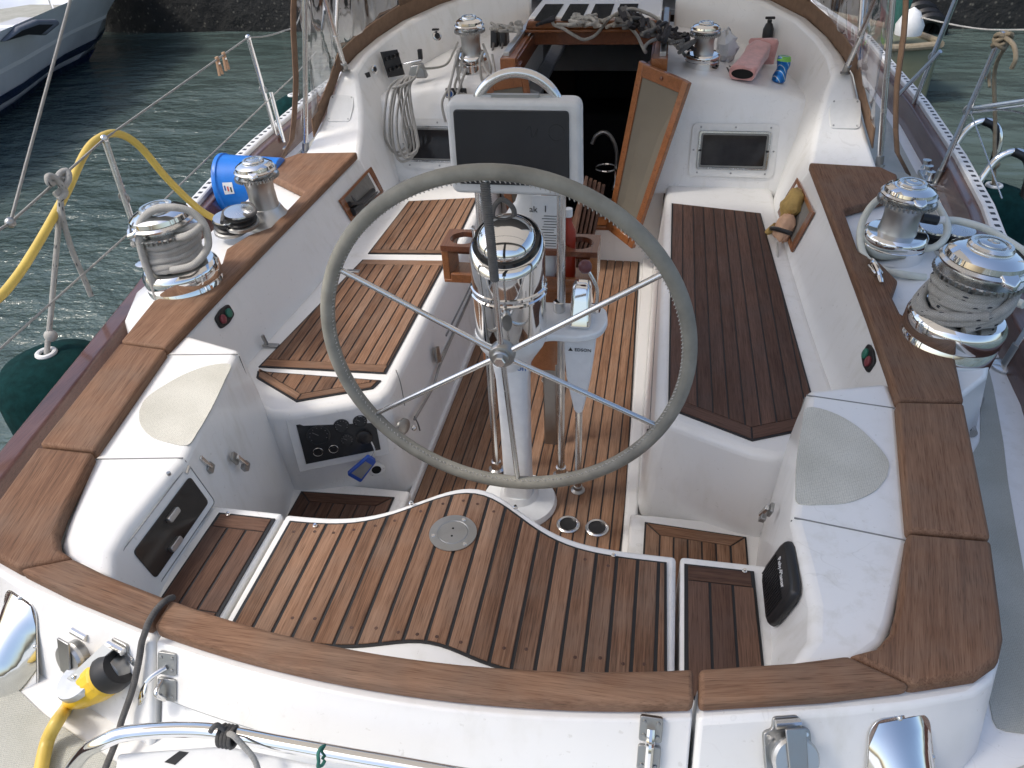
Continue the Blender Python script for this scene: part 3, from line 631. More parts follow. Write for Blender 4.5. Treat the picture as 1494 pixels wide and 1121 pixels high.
# --- compass
def shear(VF): return [Vector((v.x, v.y, v.z+.45*(v.y-PY0)*min(1, max(0, (v.z-.19)/.09)))) for v in VF[0]], VF[1]
cb = thing('binnacle_compass', (PX0, PY0, .012), 'polished chrome binnacle with tilted compass dome on the pedestal', 'compass')
cyl = make('housing', shear(lathe([(.0, .012), (.106, .012), (.108, .02), (.108, .14), (.112, .143), (.113, .15), (.109, .154), (.109, .159), (.113, .163), (.112, .17), (.108, .173), (.108, .275), (.106, .288), (.100, .298), (.092, .302), (.0, .302)], (PX0, PY0, 0), n=56)), 'chrome', cb, smooth=40)
dn = Vector((.0, -.41, .91)).normalized(); dc = Vector((PX0, PY0, .302))
make('dome_gasket', lathe([(.080, -.01), (.097, -.01), (.099, .002), (.094, .010), (.084, .010)], dc, dn, 48), 'black_gloss', cb)
make('compass_dome', lathe([(.086, 0)]+[(.086*math.cos(t), .050*math.sin(t)) for t in [math.pi/2*k/10 for k in range(1, 11)]], dc+dn*.004, dn, 48), 'chrome', cb, smooth=60)
make('hood_screw', ball(dc+dn*.03+Vector((-.095, 0, .012)), .006, 10, 6), 'steel', cb)
tube('grab_loop', [Vector((PX0-.05, PY0+.05, .34)), Vector((PX0-.045, PY0+.06, .375)), Vector((PX0-.02, PY0+.06, .400)), Vector((PX0+.01, PY0+.06, .375)), Vector((PX0+.015, PY0+.05, .345))], .0075, 'rope_grey', cb)
make('side_strap', tubeVF([PY(690, 330, PY0), PY(694, 372, PY0), PY(694, 392, PY0)], .004), 'steel', cb)
# --- pedestal guard
pg = thing('pedestal_guard', (0, .845, -.735), 'tall polished steel tube hoop standing around the pedestal', 'guard rail')
gy = .845
arch = [(-.128, gy, -.735), (-.125, gy, -.2), (-.122, gy, .3), (-.118, gy, .56)]+[(-.118*math.cos(t)+.003*(1-math.cos(t)), gy, .60+.115*math.sin(t)) for t in [math.pi*k/10 for k in range(0, 11)]]+[(.124, gy, .56), (.122, gy, .3), (.12, gy, -.2), (.118, gy, -.735)]
tube('hoop', arch, .0135, 'steel', pg, sub=4, n=16)
for x in (-.128, .118):
    make('foot_collar', lathe([(0, 0), (.03, 0), (.03, .012), (.02, .018), (.019, .05), (.0145, .052)], (x, gy, -.735), n=20), 'steel', pg)
    make('bracket_collar', lathe([(.013, -.02), (.019, -.018), (.019, .022), (.0145, .025)], (x*.97, gy, .0), n=20), 'steel', pg)
make('cross_bar', join(tubeVF([(-.115, gy-.005, .655), (.118, gy-.005, .655)], .007, smoothpath=False), box((0, gy-.012, .655), (.13, .016, .016))), 'dull_steel', pg)
# --- instrument pod
pod = thing('instrument_pod', (0, .83, .40), 'white instrument pod with black covered screen behind the wheel', 'instrument pod')
def podp(x, z, y): return (x, y, z)
cs = rounded([(-.190, .392), (.186, .392), (.180, .655), (-.186, .655)], .028, 6)
def rect_y(P, y0, y1):
    n = len(P); V = [(p[0], y0, p[1]) for p in P]+[(p[0], y1, p[1]) for p in P]
    return V, [tuple(range(n)), tuple(range(n, 2*n))[::-1]]+[(i, n+i, n+(i+1) % n, (i+1) % n) for i in range(n)]
make('case', rect_y(cs, .795, .865), 'pod_white', pod, bevel=.012, seg=4)
make('screen_cover', rect_y(rounded([(-.168, .424), (.152, .424), (.150, .632), (-.165, .632)], .010, 3), .789, .80), 'screen_cover', pod, bevel=.003)
make('cover_ring', tube_geo([(.117+.0215*math.cos(t), .7888, .575+.0215*math.sin(t)) for t in [2*math.pi*k/40 for k in range(40)]], .0009, 5, True)[:2], 'screen_cover', pod)
make('cover_ridge', tubeVF([(.03, .7888, .575), (.045, .7888, .59), (.05, .7888, .56), (.065, .7888, .585), (.06, .7888, .565)], .0008), 'screen_cover', pod)
# --- engine control
ec = thing('engine_control', (.19, .78, -.735), 'chrome engine throttle control with maroon knob on a white tapered bracket', 'engine control')
rows = []
for z, w, y0, y1 in ((-.012, .036, .735, .85), (.02, .034, .745, .845), (.07, .030, .765, .84), (.105, .028, .775, .835), (.120, .022, .785, .828)):
    rows.append([(.19-w, y0, z), (.19+w, y0, z), (.19+w, y1, z), (.19-w, y1, z)])
make('control_head', loft(rows, close=True, caps=True), 'chrome', ec, bevel=.012, seg=4)
tube('lever', [(.232, .79, .035), (.238, .79, .06), (.236, .79, .11), (.215, .79, .155), (.205, .79, .165)], .0055, 'steel', ec)
make('lever_boss', lathe([(0, -.02), (.016, -.02), (.016, .006), (.01, .012), (0, .012)], (.236, .79, .035), (1, -.3, 0), 18), 'chrome', ec)
make('knob', ball((.200, .79, .178), .021, 20, 12), 'winch_maroon' if 'winch_maroon' in MATS else 'red_knob', ec) if False else None
M_plain('maroon', (.13, .04, .045), .35); make('knob', ball((.200, .79, .178), .021, 20, 12), 'maroon', ec)
q = [(.142, .742, -.036), (.242, .742, -.036), (.238, .742, -.10), (.228, .742, -.20), (.215, .742, -.28), (.205, .742, -.335), (.196, .742, -.345), (.184, .742, -.345), (.175, .742, -.33), (.165, .742, -.28), (.150, .742, -.20), (.143, .742, -.10)]
make('bracket_plate', slab(q, .05, (0, 1, 0)), 'white_paint', ec, bevel=.006)
text('▲ EDSON', (.192, .7405, -.088), .016, 'black_print', ec, (0, -1, 0), (0, 0, 1))
make('support_tube', tubeVF([(.190, .765, -.33), (.189, .775, -.735)], .0125, smoothpath=False, n=14), 'steel', ec)
make('tube_foot', lathe([(0, 0), (.026, 0), (.026, .01), (.016, .016), (.016, .03), (.0125, .03)], (.189, .775, -.735), n=18), 'dull_steel', ec)
# --- drink holder and folded table
dh = thing('drink_holder', (-.03, 1.0, .05), 'varnished wooden drink holder with round cut outs behind the binnacle', 'drink holder')
hx0, hx1, hy0, hy1, hz = -.285, .225, .93, 1.06, .155
out = [(hx0, hy0), (hx1, hy0), (hx1, hy1), (hx0, hy1)]
def ringplate(x0, x1, y0, y1, cx, cy, r, z0, z1, n=24):
    V, F = [], []
    for z in (z0, z1):
        for k in range(n):
            a = 2*math.pi*k/n; c, s = math.cos(a), math.sin(a); t = min((x1-cx)/c if c > 1e-6 else ((x0-cx)/c if c < -1e-6 else 9), (y1-cy)/s if s > 1e-6 else ((y0-cy)/s if s < -1e-6 else 9)); V.append((cx+t*c, cy+t*s, z))
        for k in range(n):
            a = 2*math.pi*k/n; V.append((cx+r*math.cos(a), cy+r*math.sin(a), z))
    m = 2*n
    for k in range(n):
        j = (k+1) % n
        F += [(k, j, n+j, n+k), (m+k, m+n+k, m+n+j, m+j), (k, m+k, m+j, j), (n+k, n+j, m+n+j, m+n+k)]
    return V, F
W4 = (hx1-hx0)/4
for i in range(4):
    x0 = hx0+W4*i; make('top_board', ringplate(x0, x0+W4-.0005, hy0, hy1, x0+W4/2, (hy0+hy1)/2, .045, hz-.018, hz), 'varnish_dark', dh, smooth=30)
for x in (hx0+.012, hx1-.012): make('end_board', box((x, (hy0+hy1)/2, hz-.073), (.024, hy1-hy0-.006, .11)), 'varnish', dh, bevel=.004)
make('front_rail', box((0-.03, hy0+.01, hz-.115), (hx1-hx0-.05, .018, .03)), 'varnish', dh, bevel=.004)
make('bottom_board', box((-.03, (hy0+hy1)/2, hz-.128), (hx1-hx0-.004, hy1-hy0-.002, .012)), 'varnish', dh, bevel=.003)
make('rear_rail', box((-.03, hy1-.01, hz-.07), (hx1-hx0-.05, .014, .03)), 'varnish_dark', dh, bevel=.003)
tb = thing('folding_table', (0, 1.0, -.735), 'varnished folding table leaf hanging down behind the pedestal', 'table')
make('leaf', box((-.01, .965, -.16), (.33, .022, .34)), 'varnish', tb, bevel=.005); make('leaf', box((-.01, .995, -.16), (.33, .022, .34)), 'varnish_dark', tb, bevel=.005)
make('table_leg', box((.055, 1.03, -.43), (.05, .03, .61)), 'dull_steel', tb, bevel=.005); make('hinge', box((.10, .955, -.335), (.03, .012, .07)), 'rubber_grey', tb, bevel=.003)
make('table_rail', box((-.01, .98, .010), (.36, .09, .022)), 'varnish', tb, bevel=.004)
# --- cleaner jug, red bottle
jg = thing('cleaner_jug', (.02, 1.0, .033), 'white plastic cleaner jug with printed label in the drink holder', 'jug')
rows = []
for z, w, d in ((.033, .082, .045), (.05, .086, .048), (.20, .086, .048), (.235, .082, .046), (.262, .065, .038), (.285, .045, .03), (.31, .036, .026), (.34, .034, .024)):
    rows.append([(.0+w*math.copysign(abs(math.cos(t))**.6, math.cos(t))+.0, 1.0+d*math.copysign(abs(math.sin(t))**.6, math.sin(t)), z) for t in [2*math.pi*(i+.5)/32 for i in range(32)]])
make('bottle', loft(rows, close=True, caps=True), 'white_plastic', jg, smooth=50)
make('cap', lathe([(0, 0), (.028, 0), (.028, .03), (0, .03)], (0, 1.0, .335), n=20), 'blue_plastic', jg)
q = [(.018, .946, .14), (.104, .946, .14), (.104, .946, .33), (.018, .946, .33)]
make('label_card', slab(q, .003, (0, 1, 0)), 'paper', jg)
text('ak', (.022, .9452, .285), .028, 'black_print', jg, (0, -1, 0), (0, 0, 1)); text('1', (.06, .9452, .287), .03, 'black_print', jg, (0, -1, 0), (0, 0, 1))
for k in range(12): make('print_line', box((.072+random.uniform(-.006, .004), .9455, .265-.0092*k), (random.uniform(.035, .05), .0006, .0022)), 'black_print', jg, smooth=0)
rb = thing('red_bottle', (.135, 1.01, .033), 'small dark red bottle beside the white jug', 'bottle')
make('bottle', lathe([(0, 0), (.022, 0), (.024, .01), (.024, .16), (.012, .19), (.010, .21)], (.125, 1.0, .033), n=20), 'red_plastic', rb); make('cap', lathe([(0, 0), (.013, 0), (.013, .025), (0, .025)], (.125, 1.0, .243), n=16), 'paper', rb)
# --- round steel plate in the helm seat, drains
pl = thing('emergency_tiller_plate', (-.05, .02, -.181), 'round steel deck plate set into the helm seat planking', 'deck plate')
pc = PZ(661, 778, -.181)
make('plate', lathe([(0, 0), (.060, 0), (.060, .0022), (.040, .0028), (.039, .0018), (.037, .0018), (.036, .0030), (0, .0030)], pc, n=48), 'dull_steel', pl)
for a in (70, 200, 320): make('screw', lathe([(0, 0), (.006, 0), (.005, .0015), (0, .0018)], pc+Vector((math.cos(R(a))*.05, math.sin(R(a))*.05, .0022)), n=12), 'steel', pl)
for dx, dy in ((-.003, .013), (.0, -.012)): make('key_hole', lathe([(0, 0), (.003, 0), (.003, .0004), (0, .0004)], pc+Vector((dx, dy, .0030)), n=10), 'dark_hole', pl)
for i, (u, v) in enumerate(((829, 766), (871, 771))):
    c = PZ(u, v, -.727); d = thing('floor_drain', c, ['round steel rimmed drain beside the pedestal base', 'round steel rimmed drain in the footwell corner by the step'][i], 'drain')
    make('rim', lathe([(.030, -.004), (.040, -.004), (.041, .004), (.036, .008), (.030, .006)], c, n=32), 'steel', d); make('strainer', lathe([(0, 0), (.031, 0), (.031, .001), (0, .001)], c, n=24), 'black', d)
c = PZ(799, 555, -.7275); d = thing('floor_padeye', c, 'small flush steel ring in the footwell planking', 'pad eye'); make('cup', lathe([(0, 0), (.028, 0), (.028, .003), (.018, .004), (.016, .001), (0, .001)], c, n=28), 'steel', d); make('ring', tube_geo([c+Vector((.012*math.cos(t), .012*math.sin(t), .005)) for t in [2*math.pi*k/20 for k in range(20)]], .0025, 6, True)[:2], 'chrome', d)
# small fasteners on the helm seats
for i, (u, v, lab) in enumerate(((460, 768, 'left'), (600, 735, 'm'), (752, 741, 'm'), (895, 811, 'm'), (1086, 834, 'r'), (333, 751, 'l'))):
    c = PZ(u, v, -.180); d = make('snap_fastener', lathe([(0, 0), (.006, 0), (.006, .003), (.0035, .004), (.0035, .008), (0, .008)], c, n=14), 'chrome')
    if lab == 'm': tag(d, 'tiny chrome snap stud along the edge of the helm seat', 'snap stud', 'snap studs on the helm seat')
    elif lab == 'left': tag(d, 'tiny chrome snap stud along the edge of the helm seat', 'snap stud', 'snap studs on the helm seat')
    elif lab == 'r': tag(d, 'tiny chrome snap stud on the teak panel beside the speaker', 'snap stud')
    else: tag(d, 'tiny chrome snap stud on the teak panel beside the smoked door', 'snap stud')
V, F = [], []
for k in range(19):
    for y in (bumpy(-.45+.0495*k)-.03, -.28):
        x = -.45+.0495*k
        if random.random() < .75: V, F = join((V, F), lathe([(0, 0), (.0042, 0), (.0042, .0004), (0, .0004)], (x+random.uniform(-.006, .006), y+random.uniform(-.006, .006), -.1814), n=10))
tag(make('plank_plugs', (V, F), 'teak_dark', hp, smooth=0), None, None, kind='stuff')

# ================================================================== COMPANIONWAY AND BULKHEAD
cw = thing('companionway', (0, 2.66, -.735), 'dark open companionway with varnished wood frame leading below', 'companionway')
def ywall(P, y0, y1): return rect_y(P, y0, y1)
make('frame_panel', ywall([(.362, .22), (.325, .22), (.19, -.50), (.19, -.76), (.43, -.76), (.43, -.30), (.362, -.30)], 2.60, 2.66), G, cw, smooth=0)
make('frame_panel', ywall([(-.362, .22), (-.325, .22), (-.19, -.50), (-.19, -.76), (-.43, -.76), (-.43, -.30), (-.362, -.30)], 2.60, 2.66), G, cw, smooth=0)
make('sill', box((0, 2.65, -.64), (.40, .10, .20)), G, cw, bevel=.015); make('sill_board', box((0, 2.645, -.53), (.42, .13, .022)), 'varnish', cw, bevel=.005)
for s in (1, -1):
    make('post', ywall([(s*.40, .335), (s*.325, .335), (s*.325, .20), (s*.37, .15), (s*.40, .15)], 2.585, 2.68), 'varnish', cw, bevel=.004)
    make('jamb', ywall([(s*.345, .30), (s*.305, .30), (s*.165, -.52), (s*.20, -.52)], 2.61, 2.69), 'varnish_dark', cw, bevel=.003)
    make('slide_rail', box((s*.375, 3.15, .345), (.030, 1.05, .022)), 'brushed', cw, bevel=.003); make('rail_base', box((s*.365, 3.15, .285), (.065, 1.04, .095)), 'varnish', cw, bevel=.004)
    make('rail_lining', box((s*.325, 3.15, .28), (.012, 1.04, .085)), 'varnish_dark', cw, bevel=.003)
hz_ = .375
hatch = thing('sliding_hatch', (0, 3.5, .34), 'varnished sliding hatch edge pushed forward over the companionway', 'hatch')
make('hatch_edge', rect_y([(-.36, .36), (.36, .36), (.345, .40), (-.345, .40)], 3.10, 3.18), 'varnish', hatch, bevel=.006)
make('hatch_beam', box((0, 3.16, .315), (.66, .03, .088)), 'varnish_dark', hatch, bevel=.004)
make('hatch_bead', box((0, 3.105, .352), (.72, .05, .014)), 'varnish', hatch, bevel=.004)
make('hatch_top', box((0, 3.58, .395), (.70, .86, .03)), G, hatch, bevel=.01)
for x0, x1 in ((779, 808), (818, 848), (858, 888), (897, 926)):
    p, q = PZ(x0, 30, .4105), PZ(x1, 30, .4105); make('hatch_pane', prism([(p.x, p.y), (q.x, q.y), (q.x, q.y+.42), (p.x, p.y+.42)], .408, .414), 'port_glass', hatch, smooth=0)
# cabin interior: an open shell below deck
inn = thing('cabin_interior', (0, 4.2, -1.6), 'dark cabin interior seen through the companionway', 'cabin')
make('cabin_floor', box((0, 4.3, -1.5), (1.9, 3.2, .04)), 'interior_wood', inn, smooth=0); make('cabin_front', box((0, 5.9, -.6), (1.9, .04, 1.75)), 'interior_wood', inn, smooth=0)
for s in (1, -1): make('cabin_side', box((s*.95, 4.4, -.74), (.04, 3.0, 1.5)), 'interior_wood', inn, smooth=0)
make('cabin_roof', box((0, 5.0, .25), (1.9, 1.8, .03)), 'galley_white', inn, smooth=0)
cr = thing('coach_roof', (0, 6, -.2), 'white cabin roof ahead of the sliding hatch', 'cabin roof')
make('roof_shell', prism([(-1.1, 3.78), (1.1, 3.78), (1.15, 5), (.9, 8), (-.9, 8), (-1.15, 5)], -.24, .485, top=[(-.95, 3.80), (.95, 3.80), (1.0, 5), (.75, 7.8), (-.75, 7.8), (-1.0, 5)]), G, cr, bevel=.04) if False else None
make('roof_shell', loft([[(x*1.12, y, -.24), (x, y, .36), (x*.6, y, .46), (0, y, .485), (-x*.6, y, .46), (-x, y, .36), (-x*1.12, y, -.24)] for x, y in ((1.05, 4.05), (1.05, 5), (.95, 6.5), (.7, 8))]), G, cr, smooth=50)
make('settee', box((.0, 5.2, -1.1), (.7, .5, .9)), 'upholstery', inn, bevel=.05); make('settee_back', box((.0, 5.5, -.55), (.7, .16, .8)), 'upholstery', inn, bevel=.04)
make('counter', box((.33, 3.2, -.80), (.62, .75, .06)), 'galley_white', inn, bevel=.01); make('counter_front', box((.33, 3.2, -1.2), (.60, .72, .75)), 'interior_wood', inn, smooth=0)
make('beam_white', box((-.33, 3.9, .02), (.08, 1.6, .05), Quaternion((0, 1, 0), .3)), 'galley_white', inn, bevel=.01)
for i in range(3): make('roof_panel', box((-.02+.17*i, 5.0, .255), (.12, .5, .03)), 'galley_white', inn, bevel=.005)
for st in ((.0, 2.85, -.9), (.0, 3.05, -1.2)): make('ladder_step', box(st, (.42, .22, .03)), 'varnish', inn, bevel=.006)
tap = thing('galley_tap', PY(880, 285, 3.1), 'chrome swan neck galley tap inside the dark companionway', 'tap')
tube('spout', [PY(u, v, 3.1) for u, v in ((898, 260), (900, 225), (893, 203), (882, 193), (870, 198), (864, 210))], .012, 'dull_steel', tap); make('body', lathe([(0, 0), (.035, 0), (.035, .02), (.02, .05), (.02, .12), (0, .12)], PY(898, 275, 3.1), n=20), 'chrome', tap)
make('basin_rim', tube_geo([PY(884, 245, 3.1)+Vector((.06*math.cos(t), .06*math.sin(t), 0)) for t in [2*math.pi*k/24 for k in range(24)]], .006, 6, True)[:2], 'chrome', tap)
# doors
def door(s, name, label, ht, hb_, ft, fb):
    d = thing(name, hb_, label, 'door'); A, B, C_, D = V3(hb_), V3(ht), V3(ft), V3(fb); nn = (B-A).cross(D-A).normalized()
    if nn.y > 0: nn = -nn
    def bar(p, q, w, inw, mat='varnish'):
        k = V3(inw).normalized()*w; make('door_rail', slab([p, q, q+k, p+k], .028, nn), mat, d, bevel=.004)
    w = .036; uh = (D-A).normalized(); 
    e1 = (B-A).normalized(); 
    bar(A, B, w, uh); bar(D, C_, w, -uh)
    bar(B+uh*w-e1*.001, C_-uh*w, .06, A-B); bar(A+uh*w, D-uh*w, .045, B-A)
    ins = lambda P, a, b: P
    q = [A+uh*w*.9+e1*.04, B+uh*w*.9-e1*.05, C_-uh*w*.9-e1*.05, D-uh*w*.9+e1*.04]
    make('door_panel', slab([p+nn*.008 for p in q], .012, nn), 'tan_panel', d, smooth=0)
    return d, A, B, C_, D, nn
d1 = door(1, 'companionway_door', 'open wooden companionway door with tan panel hinged beside the dark opening', PY(938, 88, 2.60), PY(889, 332, 2.60), PY(1010, 121, 2.46), PY(927, 362, 2.46))
o, A, B, C_, D, nn = d1
for t in (.12, .3, .5, .7, .88):
    for P, Q in ((A, B), (D, C_)):
        p = P.lerp(Q, t)+(D-A).normalized()*(.018 if P is A else -.018)+nn*.029; make('screw_plug', lathe([(0, 0), (.0045, 0), (.0045, .001), (0, .001)], p, nn, 10), 'varnish_dark', o, smooth=0)
p = B.lerp(C_, .14)+(A-B).normalized()*.02+nn*.0295; make('door_plate', slab([p, p+(C_-B).normalized()*.05, p+(C_-B).normalized()*.05+(A-B).normalized()*.016, p+(A-B).normalized()*.016], .0015, nn), 'paper', o, smooth=0); make('door_plate_print', slab([p+(C_-B).normalized()*.012+(A-B).normalized()*.005+nn*.0016, p+(C_-B).normalized()*.038+(A-B).normalized()*.005+nn*.0016, p+(C_-B).normalized()*.038+(A-B).normalized()*.011+nn*.0016, p+(C_-B).normalized()*.012+(A-B).normalized()*.011+nn*.0016], .0004, nn), 'black_print', o, smooth=0)
p = B.lerp(C_, .5)+(A-B).normalized()*.03+nn*.028; make('door_knob', lathe([(0, 0), (.009, 0), (.008, .006), (.004, .007), (0, .007)], p, nn, 14), 'varnish_dark', o)
door(-1, 'companionway_door', 'open wooden companionway door mostly hidden behind the instrument pod', PY(766, 102, 2.62), PY(800, 310, 2.62), PY(705, 118, 2.50), PY(745, 340, 2.50))
# washboards leaning at the sill
for i in range(5):
    t = make('washboard', slab([PY(838+6.2*i, 340+1.5*i, 2.42+.012*i), PY(842.5+6.2*i, 340+1.5*i, 2.42+.012*i), PY(859+6.2*i, 257+3*i, 2.50+.012*i), PY(854+6.2*i, 256+3*i, 2.50+.012*i)], .30, (0, -.0, -1) if False else (-.25, .15, -.95)), 'teak_side', bevel=.003)
    tag(t, 'pinkish wooden washboard leaning in a row before the companionway sill', 'washboard', 'washboards leaning by the companionway')
# portlights
def portlight(name, label, C, ex, ez, hw, hh):
    t = thing(name, C, label, 'portlight'); n = ex.cross(ez).normalized()
    if n.y > 0: n = -n
    def fr(w0, h0, w1, h1, r0, r1, z0, z1, mat, nm):
        a = rounded([(-w0, -h0), (w0, -h0), (w0, h0), (-w0, h0)], r0, 6); b = rounded([(-w1, -h1), (w1, -h1), (w1, h1), (-w1, h1)], r1, 6); m = len(a)
        L = lambda p, z: C+ex*p[0]+ez*p[1]+n*z
        V = [L(p, z0) for p in a]+[L(p, z1) for p in a]+[L(p, z1) for p in b]+[L(p, z0) for p in b]; F = []
        for r_ in range(4):
            for i in range(m): F.append((r_*m+i, r_*m+(i+1) % m, ((r_+1) % 4)*m+(i+1) % m, ((r_+1) % 4)*m+i))
        return make(nm, (V, F), mat, t, smooth=30)
    fr(hw, hh, hw-.034, hh-.034, .03, .012, 0, .006, 'white_plastic', 'flange'); fr(hw-.036, hh-.036, hw-.045, hh-.045, .014, .010, 0, .014, 'steel', 'inner_frame'); fr(hw-.047, hh-.047, hw-.054, hh-.054, .012, .008, 0, .009, 'rubber_grey', 'gasket')
    q = [C+ex*a+ez*b+n*.002 for a, b in rounded([(-hw+.05, -hh+.05), (hw-.05, -hh+.05), (hw-.05, hh-.05), (-hw+.05, hh-.05)], .01, 4)]
    make('glass', slab(q, .003, n), 'port_glass', t, smooth=0)
    for a, b in ((-.8, .86), (0, .86), (.8, .86), (-.8, -.86), (0, -.86), (.8, -.86), (-.93, 0), (.93, 0)):
        make('screw', lathe([(0, 0), (.005, 0), (.004, .0022), (0, .003)], C+ex*a*hw+ez*b*hh+n*.006, n, 10), 'dull_steel', t)
    for a in (-1, 1): make('dog_screw', box(C+ex*a*(hw-.045)+n*.014, (.014, .008, .008)), 'black', t)
ez = Vector((0, .30, 1)).normalized(); n_b = Vector((0, -1, .3)).normalized()
def bulkp(u, v): return PP(u, v, (0, 2.601, 0), (0, -1, .17))
ez = Vector((0, .17, 1)).normalized()
P1, P2, P3, P4 = [bulkp(u, v) for u, v in ((1012, 185), (1134, 184), (1007, 252), (1128, 255))]
Cc = (P1+P2+P3+P4)/4; Cc = Cc+Vector((0, -.002, 0))
portlight('portlight', 'rectangular portlight with white flange above the large dark seat', Cc, Vector((1, 0, 0)), ez, .205, .127)
portlight('portlight', 'rectangular portlight partly hidden by the rope coil and instrument pod', Vector((-Cc.x, Cc.y, Cc.z)), Vector((1, 0, 0)), ez, .205, .127)
# ================================================================== BIMINI (shade over the cockpit, just above the picture)
bm_ = thing('bimini', (0, .6, -.1), 'tan canvas bimini stretched on steel bows over the cockpit', 'bimini')
rows = []
for y in (-.85, -.5, 0, .5, 1.0, 1.5, 1.9):
    rows.append([(x, y, 1.50-.16*(abs(x)/1.12)**2.4-.05*((y-.5)/1.35)**2) for x in [-1.12+2.24*i/16 for i in range(17)]])
V, F = loft(rows); n = len(V); pass
make('canopy', (V, F), 'bimini_cloth', bm_, smooth=60)
for y, yb in ((-.80, -.16), (.55, -.10), (1.86, 2.26)):
    pts = [(-1.33, yb, -.22 if yb < 1 else -.05), (-1.20, y, 1.24)]+[(x, y, 1.475-.16*(abs(x)/1.12)**2.4) for x in (-1.0, -.5, 0, .5, 1.0)]+[(1.20, y, 1.24), (1.33, yb, -.22 if yb < 1 else -.05)]
    if y > 0: pts = pts[1:-1]
    tube('bow', pts, .0125, 'steel', bm_, sub=6)

# ================================================================== COAMING DETAILS
NS = [(440, 315), (560, 338), (680, 405), (780, 500), (830, 570), (830, 620), (815, 660), (760, 720), (650, 768), (540, 780), (400, 775), (385, 700), (390, 560), (415, 400)]
pts = [PZ(1044+x*.3032, 500+y*.3033, -.0215) for x, y in NS]
for s, lab in ((1, 'beige non skid patch on the locker lid nearest the speaker'), (-1, 'beige non skid patch on the locker lid above the smoked door')):
    P = [(s*p.x, p.y) for p in pts]; P = [(p.x, p.y) for p in catmull([(a, b, 0) for a, b in P], 4, True)]
    lid = cm
    make('nonskid_patch', prism(ccw(P), -.0235, -.0195), 'nonskid', lid, smooth=0)
    for (a, b), (c, d) in (((1.045, .468), (.828, .497)), ((.972, -.003), (.747, .032))):
        dv = Vector((c-a, d-b)); nn2 = Vector((-dv.y, dv.x)).normalized()*.0016
        make('lid_seam', prism([(s*(a+nn2.x), b+nn2.y), (s*(c+nn2.x), d+nn2.y), (s*(c-nn2.x), d-nn2.y), (s*(a-nn2.x), b-nn2.y)], -.0235, -.0205), 'rubber_grey', lid, smooth=0)
    # seams down the inner face
    for (a, b) in (((.831, .500, -.03), (.806, .525, -.60)), ((.747, .032, -.03), (.735, .038, -.2))):
        make('lid_seam', tubeVF([(s*(a[0]-.004), a[1], a[2]), (s*(b[0]-.004), b[1], b[2])], .0014, smoothpath=False, n=6), 'rubber_grey', lid)
# smoked locker door on the helm side
fn = Vector((.961, 0, .275)); f0 = Vector((-.7525, -.1, -.022))
def pf(u, v, off=0): return PP(u, v, f0, fn)+fn*off
ld = thing('smoked_hatch', pf(240, 790), 'small smoked plastic locker door with two grey handles', 'locker door')
def quad(cs, off): return [pf(u, v, off) for u, v in cs]
fy0, fy1 = -.262, .03
def fpt(y, z, off=0):
    x = -.7525-(z+.022)*(.275/.961)*-1*1.0; x = -.7525+(-.022-z)*(.275/.961); return Vector((x, y, z))+fn*off
def rq(y0, y1, z0, z1, off, r=.012): return [fpt(a, b, off) for a, b in rounded([(y0, z0), (y1, z0), (y1, z1), (y0, z1)], r, 4)]
make('door_frame', slab(rq(-.262, .036, -.178, -.048, -.002), .005, fn), 'gelcoat', ld, bevel=.002)
make('frame_seam', tube_geo(rq(-.262, .036, -.178, -.048, .0032, .014), .0014, 6, True)[:2], 'rubber_grey', ld)
make('smoked_panel', slab(rq(-.240, .016, -.160, -.070, .003), .004, fn), 'smoked', ld, bevel=.001)
for y, z in ((-.10, -.092), (-.145, -.145)):
    make('pull_handle', slab([fpt(a, b, .007) for a, b in rounded([(y-.022, z-.008), (y+.022, z-.008), (y+.022, z+.008), (y-.022, z+.008)], .006, 3)], .012, fn), 'brushed', ld, bevel=.003)
make('hinge_pin', tubeVF([fpt(.012, -.058, .004), fpt(.032, -.050, .004)], .006), 'steel', ld)
make('stop_screw', lathe([(0, 0), (.005, 0), (.005, .008), (0, .008)], PZ(247, 693, -.021), n=10), 'dull_steel', ld)
# speaker
sn = Vector((-.961, 0, .275))
def spt(y, z, off=0): return Vector((.7525-(-.022-z)*(.275/.961), y, z))+sn*off
spk = thing('speaker', spt(-.085, -.11), 'black box speaker with vertical white lettering on the locker side', 'speaker')
SQ = rounded([(-.168, -.172), (-.008, -.172), (-.008, -.040), (-.168, -.040)], .03, 2); SQ2 = inset(SQ, .008)
rows = [[spt(a, b, z) for a, b in S_] for S_, z in ((SQ, 0), (SQ, .014), (SQ2, .022))]
make('cabinet', loft(rows, close=True, caps=True), 'black', spk, bevel=.006)
V, F = [], []
for k in range(16):
    y = -.146+.0078*k; V, F = join((V, F), slab([spt(y, -.155, .0222), spt(y+.003, -.155, .0222), spt(y+.003, -.088, .0222), spt(y, -.088, .0222)], .0018, sn))
tag(make('grille', (V, F), 'black', spk, smooth=0), None, None, kind='stuff')
text('Poly-Planar', spt(-.085, -.078, .0225), .018, 'white_print', spk, sn, (.275, 0, .961))
